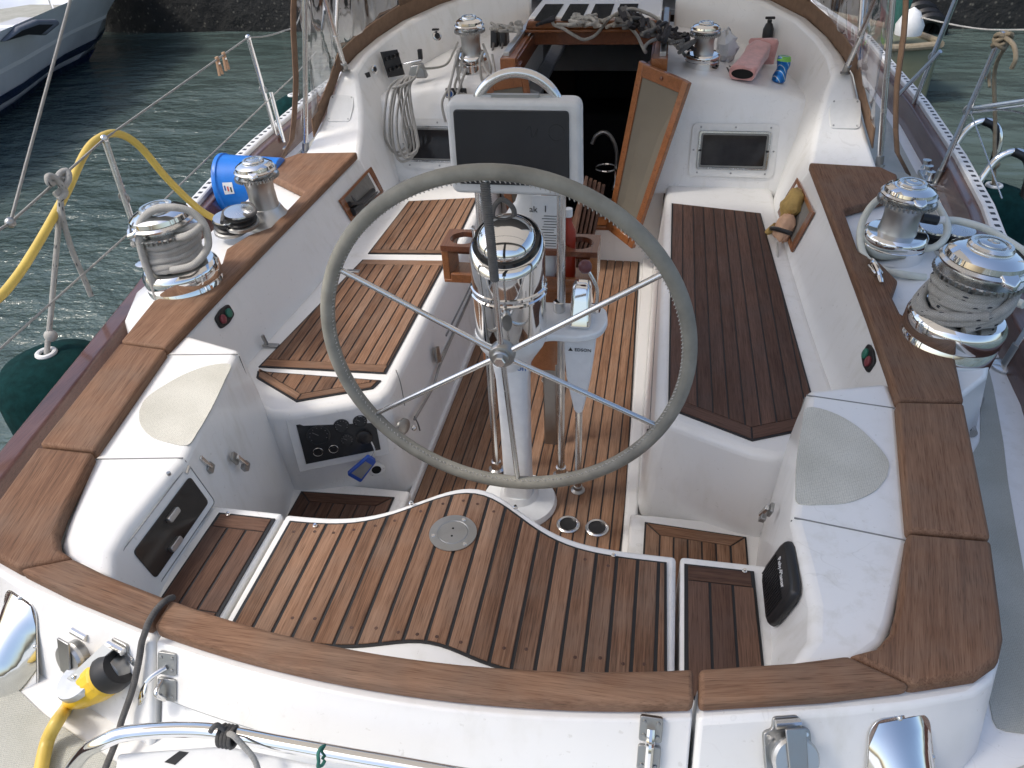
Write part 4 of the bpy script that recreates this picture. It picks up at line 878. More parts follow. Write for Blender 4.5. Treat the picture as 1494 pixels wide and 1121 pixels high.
# start / stop buttons
for s, u, v, lab in ((-1, 327, 462, 'black switch plate with red and green buttons above the sunlit seat hatch'), (1, 1268, 523, 'black switch plate with red and green buttons above the dark seat')):
    # wall plane near y=.8
    n = Vector((-s*1, 0, .27)).normalized(); p0 = Vector((s*1.061, .8, -.036)); c = PP(u, v, p0, n)
    b = thing('switch_plate', c, lab, 'switch'); up = Vector((s*.27, 0, 1)).normalized()
    q = [c+Vector((0, a, 0))+up*d for a, d in rounded([(-.05, -.022), (.0, -.030), (.05, -.022), (.05, .022), (0, .030), (-.05, .022)], .012, 3)]
    make('plate', slab([p+n*-.004 for p in q], .010, n), 'black', b, bevel=.003)
    for a, m in ((-.020, 'red_button'), (.022, 'green_button')): make('button', lathe([(0, 0), (.016, 0), (.016, .005), (.013, .007), (0, .007)], c+Vector((0, a, 0))+n*.006, n, 20), m, b)
# pockets in the coaming wall
def pocket(s, lab):
    fT, aT, fB, aB = [Vector((s*x, y, z)) for x, y, z in ((1.019, 2.255, -.095), (1.048, 1.89, -.105), (.962, 2.20, -.215), (.985, 1.83, -.225))]
    n = Vector((-s*.9, 0, .42)).normalized()
    # put the corners on the moulded wall plane
    def onwall(u, v): return PP(u, v, (s*1.0535, 2.05, -.036), Vector((-s*.274, 0, .113)).normalized())
    C4 = [onwall(u, v) for u, v in (((539, 244), (493, 293), (512, 324), (559, 280)) if s < 0 else ((1165, 258), (1190, 311), (1157, 369), (1137, 311)))]
    n = Vector((-s*.274, 0, .113)).normalized(); t = thing('cubby_pocket', C4[0], lab, 'cubby')
    cen = sum(C4, Vector())/4; inn_ = [cen+(p-cen)*.80 for p in C4]
    for i in range(4): make('trim_strip', slab([C4[i]+n*.001, C4[(i+1) % 4]+n*.001, inn_[(i+1) % 4]+n*.001, inn_[i]+n*.001], .010, n), 'varnish', t, bevel=.002)
    make('recess', slab([p+n*.0015 for p in inn_], .0015, n), 'dark_cubby', t, smooth=0)
    return t, cen, n, C4
M_plain('dark_cubby', (.20, .19, .17), .8)
t1, ce1, n1, C41 = pocket(1, 'wood trimmed coaming cubby holding the yellow work gloves')
t2, ce2, n2, C42 = pocket(-1, 'wood trimmed coaming cubby with black gear inside')
# gloves / hat in the starboard cubby
gl = thing('work_gloves', ce1, 'yellow and peach bundle with black strap hanging from the cubby', 'gloves')
def bag(pts, r, mat, nm, sq=1):
    return make(nm, tubeVF(pts, r, sub=5, n=14), mat, gl, smooth=70)
W = lambda u, v, o=.03: PP(u, v, ce1, n1)+n1*o
def crumple(c, ax_, up_, w, h, d, mat, nm, seed, taper=0):
    random.seed(seed); nn_ = ax_.cross(up_).normalized(); V, F = ball((0, 0, 0), 1, 20, 12); out = []
    for v in V:
        k = 1+.16*math.sin(5*v.x+seed)*math.cos(4*v.z+2*seed)+random.uniform(-.06, .06); tp = 1-taper*v.z
        sx = math.copysign(abs(v.x)**.75, v.x); out.append(c+ax_*(sx*w*k*tp)+up_*(v.z*h*k)+nn_*(v.y*d*k))
    return make(nm, (out, F), mat, gl, smooth=40)
gu = (W(1160, 290)-W(1150, 350)).normalized(); gx = gu.cross(n1).normalized()
crumple(W(1164, 303, .030), gx, gu, .062, .070, .038, 'bag_yellow', 'yellow_cloth', 3); crumple(W(1155, 338, .036), gx, gu, .056, .066, .034, 'bag_peach', 'peach_cuff', 8, -.25)
text('WORK', W(1170, 297, .072), .016, 'black_print', gl, n1, gu) if False else None
make('strap', tubeVF([W(1139, 340, .040), W(1148, 343, .074), W(1158, 345, .076), W(1168, 347, .045)], .010, n=8), 'black', gl)
bag([W(1147, 336, .05), W(1136, 350, .06), W(1134, 370, .05), W(1142, 385, .03)], lambda t: .016-.008*t, 'bag_yellow', 'drawstring')
bag([W(1146, 360, .04), W(1147, 375, .04), W(1144, 388, .03)], .004, 'rope_white', 'cord')
bk = thing('winch_crank', ce2, 'black winch handle and cord lying in the cubby below the rope coil', 'winch handle')
W2 = lambda u, v, o=.018: PP(u, v, ce2, n2)+n2*o
make('handle', tubeVF([W2(505, 300), W2(520, 298), W2(540, 280)], .013), 'black', bk); make('grip', tubeVF([W2(510, 312), W2(522, 303)], .018), 'black', bk)
for k in range(3): make('cord', tubeVF([W2(508+4*k, 288+4*k), W2(520+5*k, 300+2*k), W2(540+3*k, 288-3*k)], .004), 'rope_grey', bk)
# engine panel
en = Vector((.42, -.91, .08)).normalized(); e0 = (-.6, .601, -.4)
def ep(u, v, o=0): return PP(u, v, e0, en)+en*o
E0 = ep(432, 617); ex = (ep(540, 598)-E0); ex = Vector((ex.x, ex.y, 0)).normalized(); eu = en.cross(ex).normalized(); eu = eu if eu.z > 0 else -eu
pn = thing('engine_gauges', ep(495, 640), 'black engine gauge panel in white frame below the small teak panel', 'engine panel')
def er(x0, x1, z0, z1, o): return [E0+ex*a+eu*b+en*o for a, b in ((x0, z0), (x1, z0), (x1, z1), (x0, z1))]
make('panel_frame', slab(er(-.03, .285, -.195, .022, -.004), .014, en), 'white_plastic', pn, bevel=.003); make('panel_face', slab(er(0, .255, -.163, 0, .010), .004, en), 'gauge_face', pn, smooth=0); make('panel_window', slab(er(.004, .251, -.159, -.004, .018), .002, en), 'port_glass', pn, smooth=0) if False else None
for a, b, r_ in ((.062, -.055, .040), (.142, -.035, .027), (.150, -.095, .024), (.205, -.03, .024)):
    g = make('gauge', lathe([(0, 0), (r_, 0), (r_, .004), (r_*.9, .005), (r_*.88, .002), (0, .002)], E0+ex*a+eu*b+en*.0142, en, 28), 'gauge_face', pn)
    for k in range(9):
        t = R(210-30*k); p = E0+ex*(a+r_*.72*math.cos(t))+eu*(b+r_*.72*math.sin(t))+en*.0168; make('tick', box(p, (.0025, .0012, .0025)), 'tick_grey', g, smooth=0)
    p = E0+ex*a+eu*b+en*.0172; make('needle', tubeVF([p, p+(ex*-.6+eu*.5)*r_*.75], .0010, smoothpath=False, n=5), 'tick_grey', g)
for a, b, r_ in ((.048, -.122, .012), (.100, -.122, .011)): make('push_button', lathe([(0, 0), (r_, 0), (r_*.9, .008), (0, .008)], E0+ex*a+eu*b+en*.014, en, 18), 'black', pn); make('button_ring', tube_geo([E0+ex*(a+(r_+.004)*math.cos(t))+eu*(b+(r_+.004)*math.sin(t))+en*.016 for t in [2*math.pi*k/20 for k in range(20)]], .0012, 5, True)[:2], 'steel', pn)
make('key_switch', lathe([(0, 0), (.026, 0), (.026, .012), (.02, .016), (0, .016)], E0+ex*.208+eu*-.095+en*.014, en, 24), 'black', pn)
kf = thing('key_float', ep(530, 668), 'blue key float hanging from the engine ignition switch', 'key float')
kd = (ep(515, 690)-ep(548, 655)).normalized(); kx = en.cross(kd).normalized(); k0 = ep(541, 655, .045)
make('float_body', slab([k0+kd*a+kx*b for a, b in rounded([(0, -.018), (.10, -.030), (.10, .030), (0, .018)], .008, 3)], .018, en), 'key_blue', kf, bevel=.004)
make('float_label', slab([k0+kd*a+kx*b+en*.018 for a, b in ((.02, -.014), (.085, -.022), (.085, .020), (.02, .014))], .0015, en), 'rubber_grey', kf, smooth=0)
make('key_ring', tubeVF([ep(541, 640, .02), ep(545, 648, .04), k0], .003), 'steel', kf)
so = thing('round_socket', ep(549, 684), 'round steel socket with black centre below the engine panel', 'socket'); make('flange', lathe([(0, 0), (.030, 0), (.030, .003), (.022, .006), (.018, .006), (.017, .003), (0, .003)], ep(549, 684, .003), en, 28), 'white_plastic', so); make('hole', lathe([(0, 0), (.017, 0), (.017, .001), (0, .001)], ep(549, 684, .0064), en, 20), 'dark_hole', so)
for k in range(3): make('screw', lathe([(0, 0), (.0035, 0), (.003, .0015), (0, .002)], ep(549, 684, .006)+(ex*math.cos(2*k)+eu*math.sin(2*k))*.025, en, 8), 'dull_steel', so)
# seat hatch locking bar on the port seat front
sfn = Vector((1, 0, .075)).normalized()
def sf(u, v, o=0): return PP(u, v, (-.44, 1, -.272), sfn)+sfn*o
lb = thing('locking_bar', sf(640, 520), 'dark locking rod with lever along the seat front', 'locking bar')
tube('rod', [sf(597, 612, .02), sf(625, 565, .018), sf(636, 535, .014), sf(657, 492, .008), sf(690, 420, .006)], .0055, 'dull_steel', lb); make('seal_strip', tubeVF([sf(650, 490, .003), sf(697, 395, .003)], .004), 'rubber_grey', lb)
make('lever', slab([sf(627, 507, .012), sf(632, 505, .012), sf(637, 528, .012), sf(631, 530, .012)], .012, sfn), 'dull_steel', lb, bevel=.003)
make('disc', lathe([(0, 0), (.030, 0), (.030, .008), (.02, .012), (0, .012)], sf(579, 622, .02), (1, -.5, .1), 24), 'dull_steel', lb); make('catch', ball(sf(588, 624, .04), .011, 12, 8), 'steel', lb)
tube('lanyard', [sf(597, 608, .02), sf(602, 618, .02), sf(607, 628, .015)], .0025, 'rope_grey', lb)
make('front_seam', tubeVF([sf(577, 540, .0015), sf(584, 560, .0015), sf(590, 592, .0015)], .0016), 'rubber_grey', lb)
# handrail ledge on the starboard seat front: latch, screws
gb = thing('seat_front_trim', (.41, 1.0, -.45), 'thin grey locking strip along the front of the dark seat', 'trim strip'); make('strip', tubeVF([(.432, .72, -.42), (.432, 1.3, -.42), (.434, 1.9, -.40)], .006), 'rubber_grey', gb); make('catch', box((.425, .80, -.47), (.012, .04, .05)), 'black', gb, bevel=.004)
# locker latches
def latch(u, v, s, lab, ang=0):
    n = Vector((-s*.97, .1, .22)).normalized(); c = PP(u, v, (s*.755, .2, -.16), n); t = thing('draw_latch', c, lab, 'latch'); a = Vector((0, -math.sin(ang)*.6+.35, -1)).normalized(); a = (a-n*a.dot(n)).normalized(); b = n.cross(a)
    make('base', slab([c+a*x+b*y for x, y in rounded([(-.035, -.014), (0, -.016), (0, .016), (-.035, .014)], .006, 3)], .008, n), 'dull_steel', t, bevel=.002)
    make('arm', slab([c+a*x+b*y+n*.008 for x, y in ((-.025, -.007), (.03, -.005), (.03, .005), (-.025, .007))], .012, n), 'steel', t, bevel=.003); make('keeper', slab([c+a*x+b*y for x, y in rounded([(.02, -.014), (.045, -.014), (.045, .014), (.02, .014)], .005, 3)], .014, n), 'dull_steel', t, bevel=.003)
    return t
latch(346, 673, -1, 'dark steel draw latch across the lid seam above the helm step'); latch(292, 675, -1, 'small steel hasp beside the smoked locker door'); latch(1123, 748, 1, 'steel draw latch on the locker side above the speaker')
# small folding handles on the port seat
for u, v, lab in ((392, 505, 'grey folding lift handle standing on the seat hatch corner'), (512, 397, 'grey folding lift handle near the seat divider strip')):
    c = PZ(u, v, SZ+.004); t = thing('lift_handle', c, lab, 'handle')
    make('plate', box(c+Vector((.01, 0, .004)), (.06, .022, .008)), 'dull_steel', t, bevel=.003)
    if u < 400: make('lever', tubeVF([c+Vector((-.005, .0, .005)), PX(383, 490, c.x-.01)], .007), 'dull_steel', t)
# cleat on the cap
c1, c2 = PZ(1267, 378, .012), PZ(1286, 413, .012); t = thing('cap_cleat', (c1+c2)/2, 'small chrome cleat bolted to the teak cap by the winch', 'cleat')
make('horns', tubeVF([c1, c1.lerp(c2, .3)+Vector((0, 0, .014)), c1.lerp(c2, .7)+Vector((0, 0, .014)), c2], lambda t: .006+.004*math.sin(math.pi*t)), 'chrome', t); make('base', box((c1+c2)/2, (.03, .06, .02), Quaternion((0, 0, 1), .2)), 'chrome', t, bevel=.004)

# ================================================================== WINCHES
def winch(c, axis, rb, h, label, group=None, old=False, bf=.335, wraps=0, rope='rope_fleck', rr=.012, arm=0, drummat='brushed', basemat='chrome', sock=True):
    ax = V3(axis).normalized(); c = V3(c); t = thing('winch', c, label, 'winch')
    P = lambda L: lathe([(r_*rb, z*h) for r_, z in L], c, ax, 44)
    if old:
        make('base', P([(0, 0), (1.0, 0), (1.0, .04), (.95, .07), (.75, .17), (.62, .27), (.5, .28)]), drummat, t)
    else:
        make('base', P([(0, 0), (1, 0), (1.0, bf*.52), (.985, bf*.54), (.985, bf*.57), (1.0, bf*.6), (1.0, bf*.82), (.97, bf*.90), (.90, bf*.97), (.60, bf), (.3, bf)]), basemat, t)
    z0 = .25 if old else bf-.012
    make('drum', P([(.3, z0), (.60, z0), (.57, z0+.06), (.545, max(.50, z0+.08)), (.56, .60), (.62, .68), (.70, .715), (.3, .72)]), drummat, t)
    st = make('self_tailer', P([(.3, .715), (.78, .725), (.84, .74), (.84, .755), (.62, .775), (.62, .795), (.84, .82), (.85, .835), (.80, .855), (.3, .86)]), 'steel', t)
    V, F = [], []
    for k in range(40):
        a = 2*math.pi*k/40; q = frame_of(ax); p = c+q @ Vector((math.cos(a)*.85*rb, math.sin(a)*.85*rb, .735*h)); V, F = join((V, F), box(p, (.006, .006, .012), q))
    tag(make('jaw_teeth', (V, F), 'dull_steel', st, smooth=0), None, None, kind='stuff')
    make('top_cap', P([(.3, .85), (.76, .858), (.74, .90), (.60, .935), (.46, .945), (.3, .945)]), 'chrome', t)
    if sock: make('socket', P([(0, .93), (.44, .93), (.44, .965), (.40, .985), (.34, .985), (.33, .97), (.27, .97), (.26, .99), (.20, 1.0), (.12, 1.0), (.11, .98), (0, .98)]), 'steel', t)
    q = frame_of(ax); b = Vector((math.cos(arm), math.sin(arm), 0)); sd_ = Vector((-b.y, b.x, 0))
    def L(r_, s_, z): return c+q @ (b*r_*rb+sd_*s_*rb+Vector((0, 0, z*h)))
    make('feeder_arm', slab([L(.30, -.22, .90), L(.86, -.20, .80), L(.98, 0, .78), L(.86, .20, .80), L(.30, .22, .90)], .05*h, ax), 'chrome', t, bevel=.006)
    if wraps:
        path = []
        N = int(wraps*20)
        for k in range(N+1):
            a = 2*math.pi*k/20+arm; z = (z0+.045+(.70-z0-.06)*k/N)*h; rad = .58*rb+rr+.006*math.sin(k*.37)+.003*math.sin(k*1.3); path.append(c+q @ Vector((rad*math.cos(a), rad*math.sin(a), z+.004*math.sin(k*.21))))
        return t, path, L, q
    return t, None, L, q
# starboard primary
sc = (1.250, .815, -.075); ax = (.10, .0, 1)
t, path, L, q = winch(sc, ax, .134, .375, 'big chrome winch wrapped in white rope beside the speaker side coaming', wraps=4.6, arm=R(200), bf=.42)
rp = thing('winch_rope', sc, 'white flecked rope wound round the big winch on the dark seat side', 'rope')
make('turns', tube_geo(path, .0135, 8)[:2], 'rope_fleck', rp, smooth=70) if False else tube('turns', path, .0135, 'rope_fleck', rp, smoothpath=False, n=8)
cw_ = V3(sc)
path2 = [L(.80*math.cos(R(a)), .80*math.sin(R(a)), z) for a, z in ((330, .42), (20, .55), (70, .66), (120, .72), (165, .66), (200, .52), (240, .44), (290, .42), (340, .50), (20, .62), (60, .70))]
tube('crossed_turn', path2, .0135, 'rope_fleck', rp, n=8)
path3 = [L(.86*math.cos(R(a)), .86*math.sin(R(a)), z) for a, z in ((150, .78), (175, .62), (200, .47), (235, .40), (270, .42), (310, .50), (350, .56))]
tube('crossed_turn', path3, .0135, 'rope_fleck', rp, n=8)
ped = thing('winch_pedestal', (sc[0], sc[1], -.23), 'white moulded pedestal under the big winch on the dark seat side', 'winch pedestal')
make('moulding', lathe([(0, 0), (.150, 0), (.140, .03), (.130, .17), (.10, .17)], (sc[0]+.0, sc[1], -.235), n=40), G, ped)
# port primary
pc_ = (-1.200, .875, -.065)
t, path, L, q = winch(pc_, (-.08, .0, 1), .130, .355, 'big chrome winch wrapped in white rope beside the sunlit seat', wraps=5.4, arm=R(330), bf=.40)
rp = thing('winch_rope', pc_, 'white rope wound round the big winch with a standing loop on top', 'rope')
tube('turns', path, .0135, 'rope_white', rp, smoothpath=False, n=8)
yl = .80
lp = [PY(u, v, yy) for u, v, yy in ((232, 440, .77), (222, 410, .76), (212, 385, .77), (203, 350, .78), (205, 325, .80), (225, 306, .82), (255, 303, .84), (280, 310, .86), (298, 328, .86), (304, 355, .84), (297, 372, .80), (280, 388, .76), (250, 395, .74))]
tube('standing_loop', lp, .0125, 'rope_white', rp, n=10)
path3 = [L(.84*math.cos(R(a)), .84*math.sin(R(a)), z) for a, z in ((170, .66), (205, .66), (240, .62), (280, .54), (320, .50))]
tube('crossed_turn', path3, .0125, 'rope_white', rp, n=8)
tube('crossed_turn', [L(.5, .3, .74), L(.80, -.1, .72), PY(288, 330, .86), PY(270, 345, .80), L(.2, -.78, .60)], .0125, 'rope_white', rp, n=8)
ped = thing('winch_pedestal', (pc_[0], pc_[1], -.23), 'white moulded pedestal under the big winch on the sunlit side', 'winch pedestal')
make('moulding', lathe([(0, 0), (.150, 0), (.140, .03), (.128, .17), (.10, .17)], (pc_[0]-.0, pc_[1], -.235), n=40), G, ped)
# secondaries
t, _, L, q = winch((1.22, 1.40, -.035), (.05, 0, 1), .108, .27, 'medium chrome winch with black handle inside the white hose loop', arm=R(190))
make('handle_grip', tubeVF([PY(1345, 318, 1.44), PY(1368, 322, 1.44)], .017), 'black', t); make('handle_end', tubeVF([PY(1368, 322, 1.44), PY(1378, 321, 1.44)], .013), 'white_plastic', t); make('handle_bar', tubeVF([PY(1300, 300, 1.45), PY(1362, 296, 1.5)], .008), 'black', t)
t, _, L, q = winch((-1.165, 1.45, -.035), (-.03, 0, 1), .098, .27, 'medium satin steel winch beside the blue bucket', old=True, arm=R(20))
# cabin top winches
c = PZ(1024, 98, zt(.58)); winch(c, (0, -.05, 1), .085, .215, 'chrome cabin top winch beside the pink towel', arm=R(150))
c = PZ(690, 104, zt(.6)); t, _, L, q = winch(c, (0, -.05, 1), .088, .27, 'chrome cabin top winch draped with grey rope behind the pod', arm=R(330))
# ================================================================== DODGER
dg = thing('dodger', (0, 2.9, 0), 'brown canvas dodger with clear vinyl windows around the companionway', 'dodger')
BP = [(1.375, 2.18, -.05), (1.325, 2.34, .035), (1.295, 2.45, .115), (1.265, 2.53, .20), (1.235, 2.59, .285), (1.205, 2.76, .32), (1.17, 2.98, .35), (1.10, 3.24, .385), (.94, 3.5, .425), (.70, 3.7, .465), (.42, 3.80, .495)]
ttop = PY(446, -60, 2.30)
def lean(p, h):   # point h metres up the cloth from base point p
    return Vector((p[0]*(1-.10*h), p[1]-.10*h*(1 if p[1] < 3.3 else 1), p[2]+h))
def strip_sheet(name, idx, h0, h1, mat, s, wob=0):
    rows = []
    for h in [h0+(h1-h0)*k/8 for k in range(9)]:
        r_ = []
        for i in idx:
            for f in ((0, .34, .67) if i != idx[-1] else (0,)):
                a = Vector(BP[i]); b = Vector(BP[min(i+1, len(BP)-1)]); p = lean(a.lerp(b, f), h)
                p += Vector((wob*math.sin(7*h+3*i+5*f), wob*math.cos(5*h+4*i+3*f), 0)); r_.append((s*p.x, p.y, p.z))
        rows.append(r_)
    V, F = loft(rows); o = make(name, (V, F), mat, dg, smooth=70)
    if mat != 'vinyl':
        m = o.modifiers.new('thick', 'SOLIDIFY'); m.thickness = .006
    return o
for s in (1, -1):
    strip_sheet('base_band', list(range(1, 11)), -.018, .075, 'canvas_brown', s)
    strip_sheet('side_window', [1, 2, 3, 4, 5, 6, 7], .075, .95, 'vinyl', s, .014)
    strip_sheet('front_window', [8, 9, 10], .075, .75, 'vinyl', s, .004)
    strip_sheet('window_post', [7, 8], .07, .8, 'canvas_brown', s)
    g0 = Vector((s*1.355, 2.275, -.055)); g1 = PY(445, -5, 2.30) if s < 0 else PY(1303, -5, 2.30); rows = []
    for k in range(11):
        h = k/10*1.35; q = g0.lerp(g1, h); o = .034-.008*h+.07*max(0, .16-h)/.16; rows.append([q+Vector((s*o*(1-f)+s*.006*math.sin(9*h+7*f), -.035*(1-f), 0)) for f in (0, .25, .5, .75, 1)])
    make('aft_window', loft(rows), 'vinyl', dg, smooth=70)
    rows2 = [[r_[0], r_[0]+Vector((s*.012, -.028, -.002))] for r_ in rows]
    o = make('hem', loft(rows2), 'canvas_brown', dg, smooth=70); m = o.modifiers.new('thick', 'SOLIDIFY'); m.thickness = .006
    # steel legs
    f0 = Vector((s*1.19, 2.566, .283)); f1 = Vector((s*1.30, 2.50, .95)) 
    f1 = PY(473, -5, 2.40) if s < 0 else PY(1279, -5, 2.40)
    make('leg', tubeVF([f0, f0.lerp(f1, 1.6)], .0115, smoothpath=False, n=12), 'steel', dg); make('leg_joint', tubeVF([f0.lerp(f1, .42), f0.lerp(f1, .50)], .0145, smoothpath=False, n=12), 'steel', dg); make('leg_foot', join(lathe([(0, 0), (.022, 0), (.022, .006), (0, .006)], f0-Vector((0, 0, .006)), n=16), tubeVF([f0, f0.lerp(f1, .10)], .016, smoothpath=False)), 'dull_steel', dg)
    make('leg', tubeVF([f0.lerp(f1, .48), f0.lerp(f1, .48)+Vector((s*-.04, .30, .62))], .010, smoothpath=False, n=10), 'steel', dg)
    g0 = Vector((s*1.355, 2.275, -.055)); g1 = PY(445, -5, 2.30) if s < 0 else PY(1303, -5, 2.30)
    make('leg', tubeVF([g0, g0.lerp(g1, 1.5)], .0125, smoothpath=False, n=12), 'steel', dg); make('leg_foot', join(lathe([(0, 0), (.022, 0), (.020, .010), (0, .010)], g0-Vector((0, 0, -.018)), n=16), tubeVF([g0, g0.lerp(g1, .09)], .017, smoothpath=False)), 'dull_steel', dg)
rows = []
for y in (2.15, 2.4, 2.8, 3.2, 3.6, 3.9): rows.append([(x, y, 1.20-.14*(abs(x)/1.25)**2.5-.05*((y-2.8)/1.0)**2) for x in [-1.25+2.5*i/14 for i in range(15)]])
make('roof', loft(rows), 'bimini_cloth', dg, smooth=60)
# cover plates on the shoulders
for s, lab in ((-1, 'white blank cover plate on the shoulder near the rope coil'), (1, 'white blank cover plate with four screws on the shoulder by the can')):
    n = Vector((-s*.02, -.66, .75)).normalized(); c = Vector((s*1.20, 2.44, .128)) ; up = Vector((0, .75, .66)); xx = Vector((1, 0, 0))
    c = PP(497 if s < 0 else 1233, 159 if s < 0 else 167, (s*1.2, 2.46, .1335), n)
    t = thing('cover_plate', c, lab, 'cover plate'); q = [c+xx*a+up*b for a, b in rounded([(-.062, -.075), (.062, -.075), (.068, 0), (.062, .075), (-.062, .075), (-.068, 0)], .02, 4)]
    make('plate', slab([p+n*.001 for p in q], .006, n), 'white_plastic', t, bevel=.002)
    for a, b in ((-.05, -.06), (.05, -.06), (-.05, .06), (.05, .06)): make('screw', lathe([(0, 0), (.0045, 0), (.004, .002), (0, .0025)], c+xx*a+up*b+n*.007, n, 10), 'dull_steel', t)

# ================================================================== SHELF AND BULKHEAD GEAR
wn_ = Vector((.9, -.35, .25)).normalized()
def wallp(u, v, o=0): return PP(u, v, (-1.07, 2.78, .24), wn_)+wn_*o
sp_ = thing('toggle_switches', wallp(572, 90), 'black toggle switch panel on the white wall by the rope cleat', 'switch panel')
wu = Vector((0, .0, 1)); wu = (wu-wn_*wu.dot(wn_)).normalized(); wx = wu.cross(wn_)
c = wallp(573, 92, .004)
make('plate', slab([c+wx*a+wu*b for a, b in ((-.075, -.06), (.055, -.075), (.055, .055), (-.075, .07))], .008, wn_), 'black', sp_, bevel=.002)
for i in range(4):
    for j in range(2): make('toggle', box(c+wx*(-.055+.033*i)+wu*(.030-.055*j)+wn_*.012, (.010, .012, .02)), 'black_gloss', sp_, bevel=.002)
for u, v, lab, r_ in ((544, 102, 'round black twelve volt socket beside the switch panel', .02), (637, 53, 'round chrome ringed socket on the white wall behind the winch', .024)):
    c = wallp(u, v, .004) if u < 600 else PY(u, v, 3.02); nn_ = wn_ if u < 600 else Vector((.6, -.75, .3)).normalized(); t = thing('wall_socket', c, lab, 'socket'); make('ring', lathe([(0, 0), (r_, 0), (r_, .01), (r_*.7, .012), (0, .004)], c, nn_, 20), 'steel', t); make('insert', lathe([(0, 0), (r_*.65, 0), (r_*.65, .012), (0, .012)], c, nn_, 16), 'black', t)
    if u > 600: make('flap', box(c+Vector((0, -.008, .035)), (.035, .02, .008)), 'black', t)
c = wallp(535, 110, .004); t = make('small_switch', slab([c+wx*a+wu*b for a, b in ((-.016, -.012), (.016, -.012), (.016, .012), (-.016, .012))], .006, wn_), 'black'); tag(t, 'tiny black switch plate near the dodger leg foot', 'switch')
# cleat with the hanging rope coil
cc = PZ(610, 110, .215); cl = thing('rope_clutch_cleat', cc, 'grey jam cleat holding the hanging rope coil', 'cleat')
make('body', loft([[(cc.x-.05, cc.y-.025, cc.z-.01), (cc.x+.05, cc.y-.025, cc.z-.01), (cc.x+.05, cc.y+.025, cc.z-.01), (cc.x-.05, cc.y+.025, cc.z-.01)], [(cc.x-.03, cc.y-.02, cc.z+.05), (cc.x+.03, cc.y-.02, cc.z+.06), (cc.x+.03, cc.y+.02, cc.z+.06), (cc.x-.03, cc.y+.02, cc.z+.05)]], close=True, caps=True), 'dull_steel', cl, bevel=.006); make('arm', box(cc+Vector((-.02, 0, .065)), (.10, .03, .014), Quaternion((0, 1, 0), -.2)), 'steel', cl, bevel=.004); make('jaw', box(cc+Vector((.02, .01, .10)), (.022, .022, .05)), 'black', cl, bevel=.004)
rc = thing('rope_coil', PY(580, 240, 2.48), 'white rope coil hanging over the bulkhead from its cleat', 'rope')
random.seed(3)
for k in range(5):
    a, b = 562+6*k+random.uniform(-2, 2), 588+5*k*.8+random.uniform(-2, 2); bt = 238-7*abs(k-2)+random.uniform(-4, 4); yy = 2.52-.012*k
    top = [PY(600, 112, 2.60), PY(590-2*k, 117, 2.58)]
    lp = [PY(595+k, 112, 2.60), PY(a+9, 125, yy), PY(a+1, 160, yy), PY(a, 195, yy), PY(a+5, bt-12, yy), PY((a+b)/2+2, bt, yy), PY(b+6, bt-10, yy), PY(b+4, 195, yy), PY(b-3, 160, yy), PY(b-6, 128, yy), PY(600+k, 113, 2.60)]
    tube('loop', lp, .0065, 'rope_white', rc, n=8, sub=7)
tube('gathering_turn', [PY(572, 128, 2.48), PY(585, 125, 2.46), PY(600, 118, 2.48), PY(606, 112, 2.56)], .0065, 'rope_white', rc, n=8)
tube('lead', [PY(608, 108, 2.62), PY(612, 96, 2.66), PY(622, 100, 2.70), PZ(650, 95, .24), PZ(662, 75, .27), PZ(668, 62, .30)], .006, 'rope_white', rc, n=8)
wr = thing('draped_rope', PY(680, 120, 2.62), 'grey ropes looped over the cabin top winch and the shelf edge', 'rope')
for lp in ([(672, 70, 2.80), (664, 95, 2.66), (656, 125, 2.60), (645, 150, 2.57), (650, 178, 2.57)], [(676, 72, 2.80), (672, 100, 2.66), (664, 130, 2.60), (690, 142, 2.60), (700, 138, 2.62)], [(668, 75, 2.80), (668, 105, 2.64), (676, 135, 2.60), (690, 140, 2.59), (702, 142, 2.60)], [(705, 65, 2.80), (712, 85, 2.70), (716, 105, 2.66), (704, 118, 2.66), (700, 90, 2.70), (706, 75, 2.75)], [(702, 75, 2.80), (708, 100, 2.66), (722, 112, 2.62), (718, 80, 2.7)], [(668, 78, 2.72), (660, 110, 2.6), (655, 140, 2.57), (662, 150, 2.57), (680, 100, 2.6)]):
    tube('loop', [PY(u, v, y) for u, v, y in lp], .0068, 'rope_white', wr, n=8)
bl = thing('halyard_blocks', PZ(728, 70, .25), 'pair of black rope clutches at the hatch corner', 'rope clutch')
for k in range(2):
    c = PZ(723+13*k, 66, .24); make('clutch', loft([[(c.x-.022, c.y-.05, c.z-.02), (c.x+.022, c.y-.05, c.z-.02), (c.x+.022, c.y+.06, c.z-.02), (c.x-.022, c.y+.06, c.z-.02)], [(c.x-.02, c.y-.03, c.z+.09), (c.x+.02, c.y-.03, c.z+.09), (c.x+.02, c.y+.05, c.z+.075), (c.x-.02, c.y+.05, c.z+.075)]], close=True, caps=True), 'black', bl, bevel=.01)
    make('line', tubeVF([c+Vector((0, -.05, .02)), c+Vector((.005, -.14, -.02)), c+Vector((.0, -.2, -.02))], .006), 'rope_grey', bl)
# blue and black instrument on the bulkhead
c = PY(660, 136, 2.60); t = thing('bulkhead_switch', c, 'black plate with round blue button near the pod', 'switch'); make('plate', box(c+Vector((.02, 0, 0)), (.11, .012, .05)), 'black', t, bevel=.008); make('button', lathe([(0, 0), (.017, 0), (.017, .008), (0, .008)], c+Vector((-.012, -.006, 0)), (0, -1, .1), 20), 'blue_print', t); make('button_ring', tube_geo([c+Vector((-.012+.019*math.cos(a), -.013, .019*math.sin(a))) for a in [2*math.pi*k/20 for k in range(20)]], .0025, 6, True)[:2], 'white_print', t)
